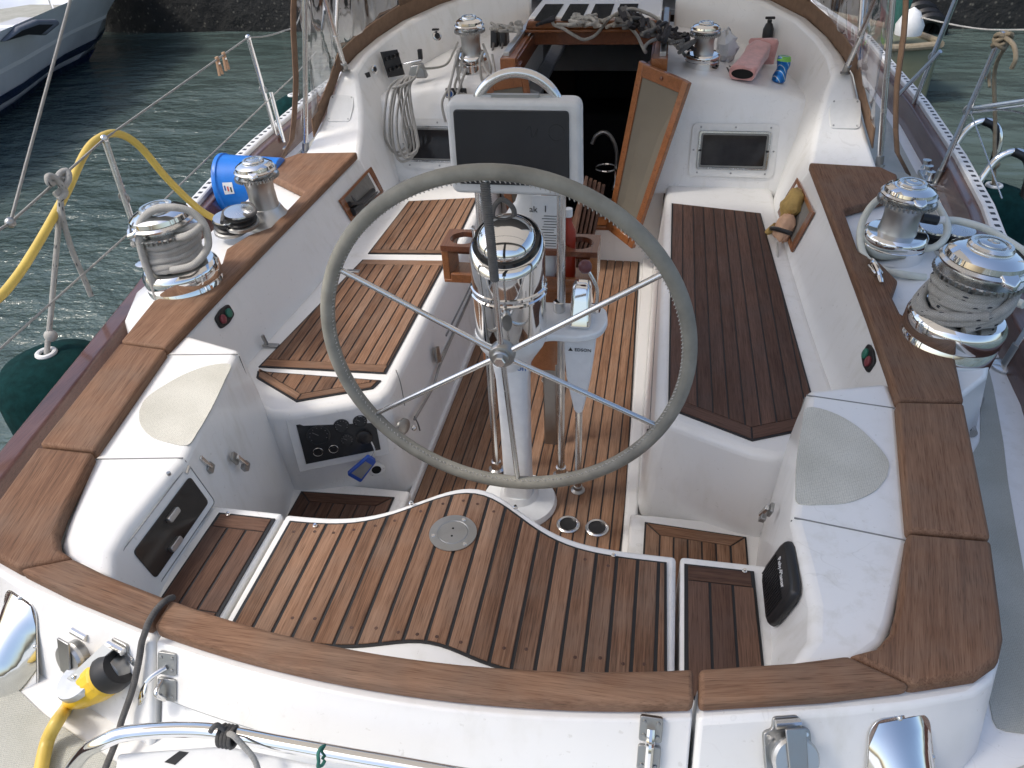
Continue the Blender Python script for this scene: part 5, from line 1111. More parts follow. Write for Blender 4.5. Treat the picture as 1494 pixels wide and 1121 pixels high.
# rope pile on the hatch
rp = thing('hatch_rope', PZ(880, 35, .41), 'tangle of white and black rope lying on the varnished hatch edge', 'rope')
HZ = .425
tube('white_line', [PZ(805, 25, HZ), PY(808, 36, 3.08), PY(822, 42, 3.06), PY(838, 52, 3.05), PY(852, 58, 3.05), PY(868, 52, 3.05), PY(880, 38, 3.06), PZ(888, 28, HZ+.02), PZ(898, 22, HZ+.03), PZ(900, 32, HZ), PZ(885, 40, HZ)], .0085, 'rope_white', rp, n=8)
tube('white_line', [PZ(812, 36, HZ), PZ(850, 36, HZ), PZ(880, 30, HZ), PZ(900, 20, HZ+.03), PZ(920, 13, HZ+.04), PZ(945, 20, HZ+.02), PZ(962, 30, HZ-.01), PY(972, 44, 3.0), PY(978, 58, 2.9)], .0085, 'rope_white', rp, n=8)
tube('white_line', [PZ(895, 38, HZ), PY(915, 38, 3.08), PY(928, 50, 3.0), PY(936, 65, 2.85), PY(942, 76, 2.74), PY(940, 70, 2.72), PY(950, 60, 2.75), PY(972, 57, 2.8), PY(990, 70, 2.8), PZ(1000, 82, .26)], .0085, 'rope_white', rp, n=8)
random.seed(11)
for k in range(9):
    u0, v0 = random.uniform(838, 880), random.uniform(26, 36); tube('white_line', [PZ(u0+random.uniform(-14, 14), v0+random.uniform(-5, 5), HZ+random.uniform(0, .03)) for _ in range(6)], .009, 'rope_fleck' if k % 2 else 'rope_white', rp, n=7)
for k in range(16):
    t_ = k/15; u0, v0 = 905+t_*100, 22+t_*42; z = HZ+.02 if t_ < .55 else .34
    tube('black_line', [PZ(u0+random.uniform(-16, 16), v0+random.uniform(-12, 14), z+random.uniform(-.01, .05)) for _ in range(6)], .010, 'rope_black' if k % 3 else 'rope_grey', rp, n=7)
for k in range(6):
    u0, v0 = 738+random.uniform(-8, 30), 42+random.uniform(-8, 6); tube('grey_line', [PZ(u0+random.uniform(-15, 15), v0+random.uniform(-5, 5), .37+random.uniform(0, .03)) for _ in range(5)], .009, 'rope_fleck', rp, n=7)
for k in range(3): tube('black_line', [PZ(u, v, HZ+.02) for u, v in ((783+6*k, 37-2*k), (795+4*k, 31), (808, 25+2*k))], .008, 'rope_black', rp, n=7)
# grey stones / bag next to the winch
t = thing('plastic_bag', PZ(1055, 90, .21), 'crumpled clear plastic bag between the winch and the pink towel', 'bag')
random.seed(5); V, F = ball((0, 0, 0), 1, 14, 10); c = PZ(1056, 92, .20)
V = [c+Vector((v.x*.055*(1+random.uniform(-.3, .3)), v.y*.05*(1+random.uniform(-.3, .3)), .075+v.z*.085*(1+random.uniform(-.25, .25)))) for v in V]; make('crumple', (V, F), 'grey_plastic' if 'grey_plastic' in MATS else 'pod_white', t, smooth=20)
# pink towel: two soft rolled sleeves
pt = thing('pink_towel', PZ(1100, 100, .2), 'pink fleece towel rolled into a tube beside the can', 'towel')
def cloth(secs, nm, cap=True):
    rows = []; random.seed(len(nm))
    for c, xx, uu, w, h in secs:
        rows.append([c+xx*(w*math.copysign(abs(math.cos(t))**.6, math.cos(t))*(1+.05*math.sin(3*t+w*90)))+uu*(h*math.copysign(abs(math.sin(t))**.6, math.sin(t))*(1+.08*math.cos(4*t+h*120))) for t in [2*math.pi*k/24 for k in range(24)]])
    return make(nm, loft(rows, close=True, caps=cap), 'pink_towel', pt, smooth=80)
S0 = PZ(1083, 108, .235); S1 = PZ(1113, 72, .245); dS = Vector((S1.x-S0.x, S1.y-S0.y, 0)).normalized(); xS = Vector((dS.y, -dS.x, 0)); zS = Vector((0, 0, 1)); LS = (S1-S0).length
cloth([(S0+dS*LS*t+Vector((0, 0, o)), xS, zS, w, h) for t, w, h, o in ((0, .062, .030, 0), (.06, .066, .033, .002), (.35, .058, .038, .008), (.6, .056, .040, .02), (.72, .060, .046, .026), (.85, .050, .044, .03), (1.0, .03, .03, .03))], 'sleeve')
make('opening', slab([S0-dS*.001+xS*.052*math.cos(t)+zS*.022*math.sin(t) for t in [2*math.pi*k/24 for k in range(24)]], .002, -dS), 'dark_hole', pt, smooth=0)
B0 = PZ(1118, 76, .25)
cloth([(B0+Vector((0, 0, z)), Vector((1, .12, 0)), Vector((0, 1, 0)), w, h) for z, w, h in ((-.055, .046, .028), (-.03, .048, .032), (.0, .052, .036), (.025, .056, .038), (.045, .058, .036), (.058, .050, .030), (.064, .026, .016))], 'folded_back')
cloth([(B0+Vector((-.055+.02*t, -.02, .055-.05*t)), Vector((1, 0, 0)), Vector((0, .8, .6)), .04*(1-.3*t), .022) for t in (0, .3, .6, 1.0, 1.4)], 'draped_corner')
t = thing('hand_pump_bottle', PZ(1117, 70, .2), 'small black pump top standing behind the pink towel', 'bottle'); c = PZ(1117, 72, .22); make('bottle', lathe([(0, 0), (.028, 0), (.028, .10), (.018, .125), (.012, .13), (.012, .145)], c, n=18), 'black', t); make('pump', box(c+Vector((0, -.005, .155)), (.05, .018, .012)), 'black', t, bevel=.004)
sg = thing('sunglasses', PZ(1080, 110, .19), 'black sunglasses lying open in front of the towel', 'sunglasses'); zz = .205
tube('frame', [PZ(u, v, zz) for u, v in ((1060, 100), (1066, 108), (1072, 111), (1085, 111), (1098, 111), (1094, 107), (1078, 104), (1064, 98))], .007, 'black', sg, n=8)
tube('temple', [PZ(u, v, zz-.004) for u, v in ((1061, 101), (1064, 109), (1070, 113), (1082, 112))], .0055, 'black', sg, n=8)
cn = thing('drink_can', PZ(1138, 122, .155), 'crushed blue and green drink can on the shelf', 'can'); cb_ = PZ(1137, 121, zt(1.0)+.02); ct = PZ(1146, 84, .29)
cb_ = PZ(1136, 120, zt(.93)); ct = cb_+Vector((.012, .012, .122))
prof = [(.0, 0), (.026, 0), (.033, .008), (.033, .03), (.030, .045), (.027, .06), (.031, .075), (.033, .09), (.033, .104), (.028, .116), (.027, .12)]
V, F = lathe(prof, cb_, ct-cb_, 28); V = [v+Vector((.004*math.sin(60*(v.z)), 0, 0)) for v in V]; make('body', (V, F), 'can_blue', cn) if 'can_blue' in MATS else None
def M_can():
    m, nt, n, l, b = newmat('can_blue'); setp(b, metal=.6, rough=.25); tc = n.new('ShaderNodeTexCoord'); w = n.new('ShaderNodeTexWave'); w.inputs['Scale'].default_value = 9; w.inputs['Distortion'].default_value = 3; w.bands_direction = 'DIAGONAL'; l.new(tc.outputs['Object'], w.inputs['Vector'])
    r = ramp(n, [(.0, (.01, .12, .42)), (.55, (.03, .25, .60)), (.72, (.75, .78, .8)), (.82, (.02, .18, .5))]); l.new(w.outputs['Fac'], r.inputs[0]); l.new(r.outputs[0], b.inputs['Base Color'])
M_can(); make('body', (V, F), 'can_blue', cn)
make('lid', lathe([(0, .112), (.029, .112), (.030, .118), (.028, .121), (.025, .119), (.024, .117), (0, .117)], cb_, ct-cb_, 24), 'can_green', cn); make('shoulder', lathe([(.0325, .098), (.0340, .098), (.0345, .105), (.0285, .117), (.027, .117)], cb_, ct-cb_, 24), 'can_green', cn)

# ================================================================== SIDE DECK GEAR
bu = thing('blue_bucket', PZ(350, 290, -.2), 'blue plastic bucket with white label lying on its side by the rail', 'bucket')
b0 = PZ(330, 268, -.085); axb = Vector((.97, .10, .05)).normalized(); Lb = .29; b1 = b0+axb*Lb
make('body', lathe([(0, Lb-.006), (.098, Lb-.006), (.126, .02), (.132, .0), (.139, -.003), (.141, .004), (.140, .016), (.133, .02), (.102, Lb), (.09, Lb+.004), (.0, Lb+.004)], b0, axb, 44), 'blue_plastic', bu)
tube('handle', [b0+Vector((0, 0, -.1)), b0+Vector((-.02, -.03, -.2)), b0+axb*.2+Vector((-.0, -.05, -.19))], .003, 'steel', bu)
c = PY(331, 258, 1.87); tc_ = (C0-c).normalized(); lw = Vector((1, .2, 0)).normalized(); c0 = PY(331, 258, 1.80)
# label hugging the bucket side that faces the camera
side = Vector((0, 0, 1)).cross(axb).normalized(); nb = (C0-(b0+axb*.07)); nb = (nb-axb*nb.dot(axb)).normalized(); tb_ = axb.cross(nb).normalized()
def bl_(a, ang): rr_ = .133-(.031/(Lb-.02))*(a-.02)+.0012; return b0+axb*a+(nb*math.cos(ang)+tb_*math.sin(ang))*rr_
rows = [[bl_(a, R(-12+(24*k/6)+10)) for k in range(7)] for a in (.045, .06, .075, .09)]
make('paper_label', loft(rows), 'paper', bu, smooth=60)
for k, m_ in enumerate(('blue_print', 'red_print', 'black_print')):
    rows = [[bl_(a, R(-6+(10*j/3)+10+k*2))+nb*.0006 for j in range(4)] for a in (.050+.013*k, .057+.013*k)]; make('label_print', loft(rows), m_, bu, smooth=0)
# turning blocks
def blocks(cs, lab):
    t = thing('turning_block', cs[0], lab, 'block')
    for c in cs:
        make('sheave', lathe([(0, 0), (.060, 0), (.062, .006), (.05, .014), (.05, .020), (.062, .028), (.060, .034), (0, .034)], c, (.05, -.1, 1), 28), 'black', t); make('cheek_plate', lathe([(0, .036), (.058, .036), (.056, .042), (.02, .048), (0, .048)], c, (.05, -.1, 1), 28), 'steel', t); make('base_plate', lathe([(0, -.02), (.066, -.02), (.066, -.008), (.05, 0), (0, 0)], c, (.05, -.1, 1), 28), 'dull_steel', t)
    return t
blocks([PZ(336, 330, .02), PZ(352, 322, .045)], 'stack of black sheaved turning blocks beside the bucket')
tube_b = thing('block_line', PZ(345, 320, .05), 'grey line bight standing on the turning blocks', 'rope'); tube('line', [PZ(u, v, .08) for u, v in ((324, 325), (328, 308), (342, 302), (352, 303), (358, 315), (372, 310), (365, 298), (352, 298))], .008, 'rope_grey', tube_b)
blocks([PZ(1360, 345, -.02), PZ(1393, 348, -.03)], 'pair of black turning blocks beside the white hose loop')
# white hose
hs = thing('white_hose', PZ(1320, 340, .0), 'white flexible hose looped around the medium winch', 'hose')
tube('hose', [PZ(1494, 445, -.05), PZ(1440, 425, -.06), PZ(1385, 405, -.05)], .014, 'hose_white', hs, n=12)
tube('hose', [PZ(1520, 385, -.02), PZ(1480, 358, .02), PZ(1440, 335, .05), PZ(1400, 323, .06), PZ(1378, 322, .06)], .013, 'hose_white', hs, n=12)
tube('hose_loop', [PZ(1368, 300, .10), PZ(1347, 282, .13), PZ(1322, 277, .14), PZ(1295, 283, .13), PZ(1272, 300, .10), PZ(1258, 325, .06), PZ(1255, 350, .02), PZ(1262, 375, -.01), PZ(1285, 393, -.02), PZ(1320, 401, -.02), PZ(1350, 405, -.03)], .0125, 'hose_white', hs, n=12, sub=8)
tube('hose_loop', [PZ(1368, 300, .10), PZ(1381, 325, .07), PZ(1380, 345, .04), PZ(1365, 360, .02), PZ(1345, 362, .0), PZ(1330, 350, -.02), PZ(1325, 340, -.02)], .0125, 'hose_white', hs, n=12, sub=8)
# short rope tail on the deck
t = thing('rope_tail', PZ(1415, 610, DZ), 'short stiff grey rope end lying on the deck by the winch pedestal', 'rope'); tube('tail', [PZ(1418, 555, -.15), PZ(1424, 572, -.17), PZ(1429, 583, -.20), PZ(1418, 600, DZ+.016), PZ(1414, 615, DZ+.015), PZ(1419, 633, DZ+.015)], .0135, 'rope_fleck', t, n=12)
# stanchions and lifelines
def stanchion(base, top, lab, brace=None, r=.0125):
    t = thing('stanchion', base, lab, 'stanchion'); base, top = V3(base), V3(top); d = (top-base)
    make('tube', tubeVF([base, top], r, smoothpath=False, n=14), 'steel', t); make('socket', tubeVF([base, base+d*.13], r*1.35, smoothpath=False, n=14), 'dull_steel', t); make('flange', lathe([(0, 0), (.042, 0), (.042, .006), (.025, .012), (0, .012)], base, n=24), 'steel', t); make('cap', ball(top, r*1.25, 12, 8), 'steel', t)
    make('wire_eye', tube_geo([base.lerp(top, .55)+Vector((.02*math.cos(a), 0, .02*math.sin(a))) for a in [2*math.pi*k/14 for k in range(14)]], .004, 6, True)[:2], 'dull_steel', t)
    if brace: make('brace', tubeVF([V3(brace[0]), V3(brace[1])], r*.9, smoothpath=False, n=12), 'steel', t)
    return t
s1b, s1t = Vector((-1.585, 1.30, -.11)), PX(152, 203, -1.62); s1b = PX(214, 385, -1.585)
stanchion(s1b, s1t, 'slim steel stanchion carrying the yellow cord')
s2b, s2t = PX(408, 216, -1.74), PX(362, 55, -1.76); stanchion(s2b, s2t, 'steel stanchion with brace beside the dodger and clothes pegs', brace=(PX(395, 135, -1.75), PX(414, 208, -1.70)))
r1b, r1t = PZ(1363, 272, DZ+.004), PX(1462, 52, 1.70); stanchion(r1b, r1t, 'steel stanchion with tan rope hitched to its top')
r2b, r2t = PZ(1323, 178, DZ+.004), PX(1398, -10, 1.76); stanchion(r2b, r2t, 'braced steel stanchion just outside the brown dodger hem', brace=(PX(1372, 75, 1.76), PX(1308, 142, 1.66)))
r3b = PZ(1466, 535, DZ+.004); stanchion(r3b, r3b+Vector((.10, 0, .66)), 'steel stanchion base outboard of the big rope wrapped winch')
ll = thing('lifeline', (-1.6, 1.5, .38), 'thin white upper lifeline carrying clothes pegs', 'lifeline')
l0 = PX(15, 325, -1.50); tube('wire', [l0-Vector((0, 1.2, -.02)), l0, s1t, s2t, PX(398, 52, -1.78), PX(432, 36, -1.80), Vector((-1.80, 5.5, .40))], .0045, 'rope_white', ll, sub=5, n=6, smoothpath=True) if False else tube('wire', [l0, s1t, s2t], .0042, 'rope_white', ll, smoothpath=False, n=6)
tube('wire', [s2t, PX(388, 53, -1.77), PX(412, 46, -1.78), PX(432, 36, -1.80), Vector((-1.82, 3.6, .42))], .0042, 'rope_white', ll, n=6); make('pelican_hook', ball(l0, .016, 12, 8), 'dull_steel', ll); tube('wire', [l0, l0+Vector((.05, -1.0, 0))], .0042, 'rope_white', ll, smoothpath=False, n=6)
l2 = thing('lifeline', (-1.6, 1.5, .1), 'thin white lower lifeline passing behind the big winch', 'lifeline'); tube('wire', [PX(-40, 545, -1.45), PX(200, 330, -1.60), PX(398, 140, -1.75), PX(432, 108, -1.77), Vector((-1.8, 3.6, .13))], .0036, 'rope_white', l2, smoothpath=False, n=6)
l3 = thing('boarding_line', PX(15, 325, -1.5), 'taut white line rising steeply from the end of the lifeline', 'rope'); tube('line', [l0, PX(100, 10, -1.5), PX(112, -40, -1.5)], .0050, 'rope_white', l3, smoothpath=False, n=6)
for k, (t_, dv) in enumerate(((.72, 0), (.775, 0))):
    c = s1t.lerp(s2t, t_); g = thing('clothes_peg', c, 'pale wooden clothes peg clipped to the upper lifeline', 'clothes peg', 'pegs on the lifeline')
    for j in (-1, 1): make('jaw', box(c+Vector((.0, j*.010, -.030)), (.012, .008, .085), Quaternion((1, 0, 0), j*.12)), 'peg_wood', g, bevel=.002)
    make('spring', box(c+Vector((0, 0, -.018)), (.014, .016, .008)), 'steel', g)
# starboard lifelines and ropes
l4 = thing('lifeline', r1t, 'thin wire lifeline outboard of the white hose', 'lifeline'); tube('wire', [r1b.lerp(r1t, .56), PX(1480, 100, 1.70)+Vector((.0, -.3, -.10)), r1b.lerp(r1t, .56)+Vector((-.1, -1.0, 0))], .0036, 'steel', l4, n=6); tube('wire', [r1b.lerp(r1t, .56), PX(1462, 290, 1.78)], .003, 'steel', l4, smoothpath=False, n=6); make('strut', tubeVF([r1b.lerp(r1t, .56), r1b.lerp(r1t, .56)+Vector((.18, -.25, .12))], .008, smoothpath=False), 'steel', l4); make('strut', tubeVF([r1b.lerp(r1t, .53), r1b.lerp(r1t, .53)+Vector((.18, -.25, .12))], .006, smoothpath=False), 'steel', l4)
fr = thing('fender_rope', r1t, 'tan rope hitched to the stanchion top and down to the green fender', 'rope')
f_top = PX(1450, 272, 1.88)
for k in range(4): tube('hitch', [r1t+Vector((.022*math.cos(a+k), .022*math.sin(a+k), -.012*k+.008*math.sin(2*a))) for a in [2*math.pi*j/8 for j in range(9)]], .009, 'rope_tan', fr, n=8)
tube('lead', [r1t, r1t+Vector((.03, -.02, .0)), PX(1452, 100, 1.80), PX(1452, 180, 1.86), f_top], .0085, 'rope_tan', fr, n=8); tube('tail', [r1t, PX(1446, 85, 1.72), PX(1443, 110, 1.72), PX(1444, 127, 1.72)], .006, 'rope_tan', fr, n=8); tube('tail', [r1t, PX(1478, 65, 1.72), PX(1482, 85, 1.72), PX(1476, 100, 1.72)], .009, 'rope_tan', fr, n=8); make('knot', ball(PX(1452, 240, 1.87), .02, 12, 8), 'rope_tan', fr)
def fender(top, h, r_, lab, parent=None):
    t = thing('fender', Vector(top)-Vector((0, 0, h)), lab, 'fender'); top = V3(top)
    V, F = lathe([(0, 0), (r_*.35, .0), (r_*.75, -.03), (r_*.95, -.10), (r_, -.18), (r_*1.0, -h*.6), (r_*.9, -h*.9), (r_*.4, -h), (0, -h)], top, n=32)
    V = [v+Vector((.008*math.sin(14*v.z+5*v.y), .008*math.cos(11*v.z+4*v.x), 0)) for v in V]; make('cover', (V, F), 'fender_green', t, smooth=70); make('eye_ring', tube_geo([top+Vector((.028*math.cos(a), .028*math.sin(a), .004)) for a in [2*math.pi*k/20 for k in range(20)]], .009, 8, True)[:2], 'white_plastic', t); return t
fL = PX(68, 517, -1.66); fender(fL, .75, .205, 'dark green cloth covered fender below the knotted rope')
fender(f_top, .75, .19, 'dark green cloth covered fender below the tan rope'); fp_ = PX(428, 140, -1.98); fender(fp_-Vector((0, 0, .0)), .7, .16, 'dark green fender beyond the dodger and braced stanchion')
kr = thing('knotted_rope', l0, 'white flecked rope knotted on the lifeline above the green fender', 'rope')
k0 = PX(90, 258, -1.54)
tube('lead', [k0, PX(88, 300, -1.57), PX(82, 370, -1.60), PX(75, 450, -1.64), fL], .0095, 'rope_fleck', kr, n=10); tube('tail', [PX(88, 285, -1.56), PX(92, 320, -1.57), PX(105, 365, -1.57), PX(122, 405, -1.57), PX(133, 432, -1.57)], .0095, 'rope_fleck', kr, n=10)
tube('knot', [PX(80, 285, -1.54), PX(92, 275, -1.53), PX(100, 262, -1.53), PX(98, 250, -1.54), PX(88, 253, -1.55), PX(80, 265, -1.54), PX(72, 268, -1.53), PX(70, 258, -1.53), PX(80, 260, -1.53), PX(95, 280, -1.52), PX(86, 292, -1.53)], .0105, 'rope_fleck', kr, n=10); make('stopper', ball(PX(74, 490, -1.65), .022, 12, 8), 'rope_fleck', kr)
yc = thing('yellow_shore_cord', PX(180, 198, -1.6), 'thick yellow power cord arching over the slim stanchion', 'power cord')
tube('cord', [(-1.75, -2.6, WZ-.2), (-1.66, -1.4, -.75), (-1.58, -.3, -.15), PX(-60, 500, -1.55), PX(12, 420, -1.56), PX(50, 365, -1.57), PX(95, 285, -1.60), PX(125, 222, -1.63), PX(150, 199, -1.64), PX(175, 196, -1.63), PX(205, 215, -1.60), PX(245, 262, -1.55), PX(290, 305, -1.50), PX(322, 324, -1.44)], .0145, 'yellow_cord', yc, n=12, sub=8)
# deck scuppers and fairleads on the starboard side
for i, (u, v) in enumerate(((1343, 207), (1380, 268), (1266, 108))):
    c = PZ(u, v, DZ+.003); lab = ['oval steel deck fill plate between the two tall stanchions', 'perforated oval scupper grate beside the roped stanchion', 'oval deck plate seen through the vinyl curtain'][i]; t = make('deck_plate', lathe([(0, 0), (.05, 0), (.05, .004), (.04, .006), (0, .006)], c, n=28, squash=(.9, 1.4)), 'dull_steel'); tag(t, lab, 'deck plate')
fl_ = thing('fairlead', PZ(1365, 232, DZ), 'chrome mooring fairlead rollers on the mahogany bulwark', 'fairlead'); c = PX(1368, 235, 1.66)
for k in range(3): make('roller', lathe([(0, 0), (.02, 0), (.012, .02), (.02, .04), (0, .04)], Vector((1.665, 2.55+.05*k, -.20+.01*k)), n=16), 'steel', fl_)
make('frame', box((1.675, 2.60, -.215), (.05, .2, .02)), 'steel', fl_, bevel=.006)
for i, (ua, va) in enumerate(((1400, 210), (1420, 250))):
    t = thing('mooring_hoop', PX(ua, va, 1.86), ['tall black and chrome hoop fender hook outside the toe rail near the dodger', 'lower black and chrome hoop fender hook outside the toe rail'][i], 'hook')
    b = Vector((1.80, 2.75-.42*i, -.12)); tube('hoop', [b, b+Vector((.05, .02, .10)), b+Vector((.13, .02, .13)), b+Vector((.19, .0, .06)), b+Vector((.19, -.02, -.10))], .016, 'chrome', t, n=12); tube('sleeve', [b+Vector((.10, .02, .132)), b+Vector((.16, .01, .105)), b+Vector((.192, .0, .03)), b+Vector((.192, -.02, -.08))], .0185, 'black', t, n=12)

# ================================================================== STERN GEAR
an = Vector((-.28, -.90, .33)).normalized(); a0 = Vector((-.66, -.443, -.045))
A_ = lambda u, v, o=0: PP(u, v, a0, an)+an*o
au = Vector((0, 0, 1)); au = (au-an*au.dot(an)).normalized(); axx = au.cross(an); axx = axx if axx.x > 0 else -axx
def inlet(c, n, up, xx, lab, openlid):
    t = thing('power_inlet', c, lab, 'power inlet')
    make('base_plate', slab([c+xx*a+up*b for a, b in rounded([(-.042, -.045), (.042, -.045), (.042, .030), (.024, .034), (.024, .055), (-.024, .055), (-.024, .034), (-.042, .030)], .008, 3)], .010, n), 'dull_steel', t, bevel=.002)
    make('barrel', lathe([(0, 0), (.036, 0), (.036, .03), (.03, .034), (0, .034)], c+n*.009-up*.006, n, 28), 'dull_steel', t); make('hinge', tubeVF([c+up*.045-xx*.022+n*.018, c+up*.045+xx*.022+n*.018], .008, smoothpath=False), 'steel', t)
    if not openlid:
        make('lid', lathe([(0, .034), (.040, .034), (.041, .042), (.037, .048), (0, .049)], c-up*.006+n*.002, n, 32), 'brushed', t); make('lid_strap', slab([c+xx*a+up*b+n*.051 for a, b in ((-.016, -.03), (.016, -.03), (.018, .052), (-.018, .052))], .005, n), 'dull_steel', t, bevel=.002)
    for a in (-.033, .033): make('screw', lathe([(0, 0), (.0045, 0), (.004, .003), (0, .003)], c+xx*a+up*.022+n*.010, n, 10), 'steel', t)
    return t
inlet(A_(130, 945), an, au, axx, 'closed grey steel power inlet beside the yellow plug', False)
ci = A_(182, 965); inlet(ci, an, au, axx, 'steel power inlet with the yellow plug pushed in', True)
pg_ = thing('shore_plug', A_(160, 985), 'yellow shore power plug with grey lid resting on it', 'plug')
p0 = ci+an*.030-au*.006; p1 = A_(108, 1024, .075); dd = (p1-p0).normalized(); K = .155/.17
make('boot', lathe([(0, -.030), (.036, -.030), (.042, -.012), (.043, .0), (.043, .006), (.036, .012), (0, .012)], p0, dd, 30), 'black', pg_); make('body', lathe([(0, .004), (.034, .004), (.0395, .014), (.0395, .06), (.034, .09), (.030, .115), (.021, .14), (.0155, .155)], p0, dd, 30), 'yellow_plug', pg_); make('collar', lathe([(.0395, .018), (.0415, .022), (.0415, .046), (.0395, .05)], p0, dd, 16), 'yellow_plug', pg_, smooth=0)
ln = (au*.80+an*.50-axx*.2).normalized(); lc = p0+dd*.080+ln*.042; make('lid', lathe([(0, 0), (.043, 0), (.045, -.004), (.045, -.014), (.041, -.016), (0, -.010)], lc, ln, 36), 'brushed', pg_); st_ = (p0+au*.06-lc); make('lid_strap', slab([lc+ln*.001-axx*.012-st_.normalized()*.012, lc+ln*.001+axx*.012-st_.normalized()*.012, lc+st_*.98+axx*.014+ln*.001, lc+st_*.98-axx*.014+ln*.001], .004, ln), 'brushed', pg_, bevel=.001); make('rivet', ball(lc+ln*.006, .005, 10, 6), 'steel', pg_)
pe = p0+dd*.150; tube('cable', [pe, pe+dd*.03+Vector((0, 0, -.012)), PZ(84, 1052, -.17), PZ(68, 1085, -.205), PZ(55, 1150, -.21)], .0135, 'yellow_cord', pg_, n=12)
an2 = Vector((.18, -.76, .62)).normalized(); au2 = Vector((0, 0, 1)); au2 = (au2-an2*au2.dot(an2)).normalized(); ax2 = au2.cross(an2); ax2 = ax2 if ax2.x > 0 else -ax2
c = PP(1147, 1088, Vector((.66, -.443, -.045)), an2); inlet(c, an2, au2, ax2, 'closed grey steel power inlet beside the chrome vent', False)
# over-centre latches of the gate
for u, v, lab, op in ((247, 985, 'steel toggle latch hanging open beside the yellow plug', True), (948, 1082, 'closed steel toggle latch at the gate corner', False)):
    yq = -.522+.052*((.45 if u > 500 else -.5)/.522)**2; n = Vector((0, -.86, .51)).normalized(); c = PP(u, v, (0, yq-.004, -.036), n); up = Vector((0, .51, .86)).normalized(); xx = Vector((1, 0, 0)); t = thing('toggle_latch', c, lab, 'latch')
    for b0_, b1_ in ((.004, .05), (-.05, -.004)): make('plate', slab([c+xx*a+up*b for a, b in rounded([(-.020, b0_), (.020, b0_), (.020, b1_), (-.020, b1_)], .005, 3)], .009, n), 'dull_steel', t, bevel=.002)
    for a in (-.012, .012):
        for b in (.015, .040, -.040): make('screw', lathe([(0, 0), (.004, 0), (.003, .0025), (0, .003)], c+xx*a+up*b+n*.009, n, 8), 'dull_steel', t)
    if op:
        make('toggle_arm', tubeVF([c+up*.02+n*.01, c+up*.008+n*.024-xx*.018, c-up*.006+n*.028-xx*.03], .005), 'steel', t); make('toggle_paddle', lathe([(0, 0), (.006, .004), (.012, .025), (.011, .045), (0, .06)], c-up*.006+n*.028-xx*.03, (-.45, -.45, -1), 16, squash=(1, .35)), 'chrome', t); make('hook', tubeVF([c-up*.01+n*.01-xx*.01, c-up*.025+n*.03-xx*.008, c-up*.045+n*.012], .005), 'steel', t)
    else: make('toggle_arm', tubeVF([c+up*.03+n*.012, c+n*.02, c-up*.05+n*.014], .008), 'chrome', t)
# chrome cowl vents
def vent(c, n, up, xx, lab):
    t = thing('cowl_vent', c, lab, 'vent'); rows = []
    P = rounded([(-.072, -.11), (.072, -.11), (.056, .072), (.040, .092), (-.040, .092), (-.056, .072)], .02, 4)
    for j in range(11):
        r_ = []; b = .088-.20*j/10; w = .040+.016*min(1, j/2)+.0165*j/10
        for i in range(13):
            u_ = -1+2*i/12; hgt = .072*min(1, (j+.0)/7)**.8*(1-abs(u_)**2.2); r_.append(c+xx*u_*w+up*b+n*(.004+hgt))
        rows.append(r_)
    make('shell', loft(rows), 'chrome', t, smooth=70)
    make('rim_flange', slab([c+xx*a*1.05+up*b*1.04 for a, b in P], .0035, n), 'steel', t, bevel=.001)
    for a, b in ((0, .091), (-.062, .0), (.062, .0)): make('screw', ball(c+xx*a+up*b+n*.004, .005, 10, 6), 'steel', t)
vn = Vector((.30, -.82, .42)).normalized(); vu = Vector((0, 0, 1)); vu = (vu-vn*vu.dot(vn)).normalized(); vx = vu.cross(vn); vx = vx if vx.x > 0 else -vx
vent(PP(1312, 1112, (.905, -.385, -.05), vn), vn, vu, vx, 'polished chrome cowl vent at the coaming corner beside the grey inlet')
vn2 = Vector((-vn.x, vn.y, vn.z)); vu = Vector((0, 0, 1)); vu = (vu-vn2*vu.dot(vn2)).normalized(); vx = vu.cross(vn2); vx = vx if vx.x > 0 else -vx
vent(PP(30, 925, (-.905, -.385, -.05), vn2), vn2, vu, vx, 'polished chrome cowl vent beside the two stacked power inlets')
# stern rail, its lashing, and the grey line over the cap
sr = thing('stern_rail', PZ(300, 1066, 0), 'bent polished steel stern rail tube behind the gate', 'rail')
tube('tube', [PZ(60, 1190, -.20), PZ(115, 1108, -.06), PZ(150, 1083, -.01), PZ(195, 1069, .0), PZ(300, 1066, .0), PZ(420, 1087, .0), PZ(560, 1112, .0), PZ(800, 1150, .0), PZ(1100, 1165, 0)], .0135, 'chrome', sr, n=16, sub=8)
make('rail_seat', prism([(p.x, p.y) for p in (PZ(170, 1098, -.05), PZ(330, 1086, -.05), PZ(560, 1135, -.05), PZ(700, 1180, -.05), PZ(160, 1180, -.05))], -.07, -.05), 'white_plastic', sr, bevel=.008)
make('seat_stripe', prism([(p.x, p.y) for p in (PZ(240, 1112, -.049), PZ(262, 1096, -.049), PZ(275, 1098, -.049), PZ(255, 1116, -.049))], -.0505, -.0485), 'black', sr, smooth=0)
c = PZ(332, 1071, .01); lash = thing('rail_lashing', c, 'grey cord lashing knotted on the stern rail', 'rope')
for k in range(4): tube('turn', [c+Vector((-.012+.007*k, .017*math.cos(a), .017*math.sin(a)-.008)) for a in [2*math.pi*j/10 for j in range(11)]], .0035, 'rope_grey', lash, n=6)
tube('tail', [c, c+Vector((.02, -.01, .02)), PZ(352, 1085, .02), PZ(372, 1110, .0), PZ(380, 1140, -.03)], .005, 'rope_white', lash, n=8); tube('tail', [c, c+Vector((-.012, 0, .025)), c+Vector((-.022, -.01, .018))], .005, 'rope_grey', lash, n=6)
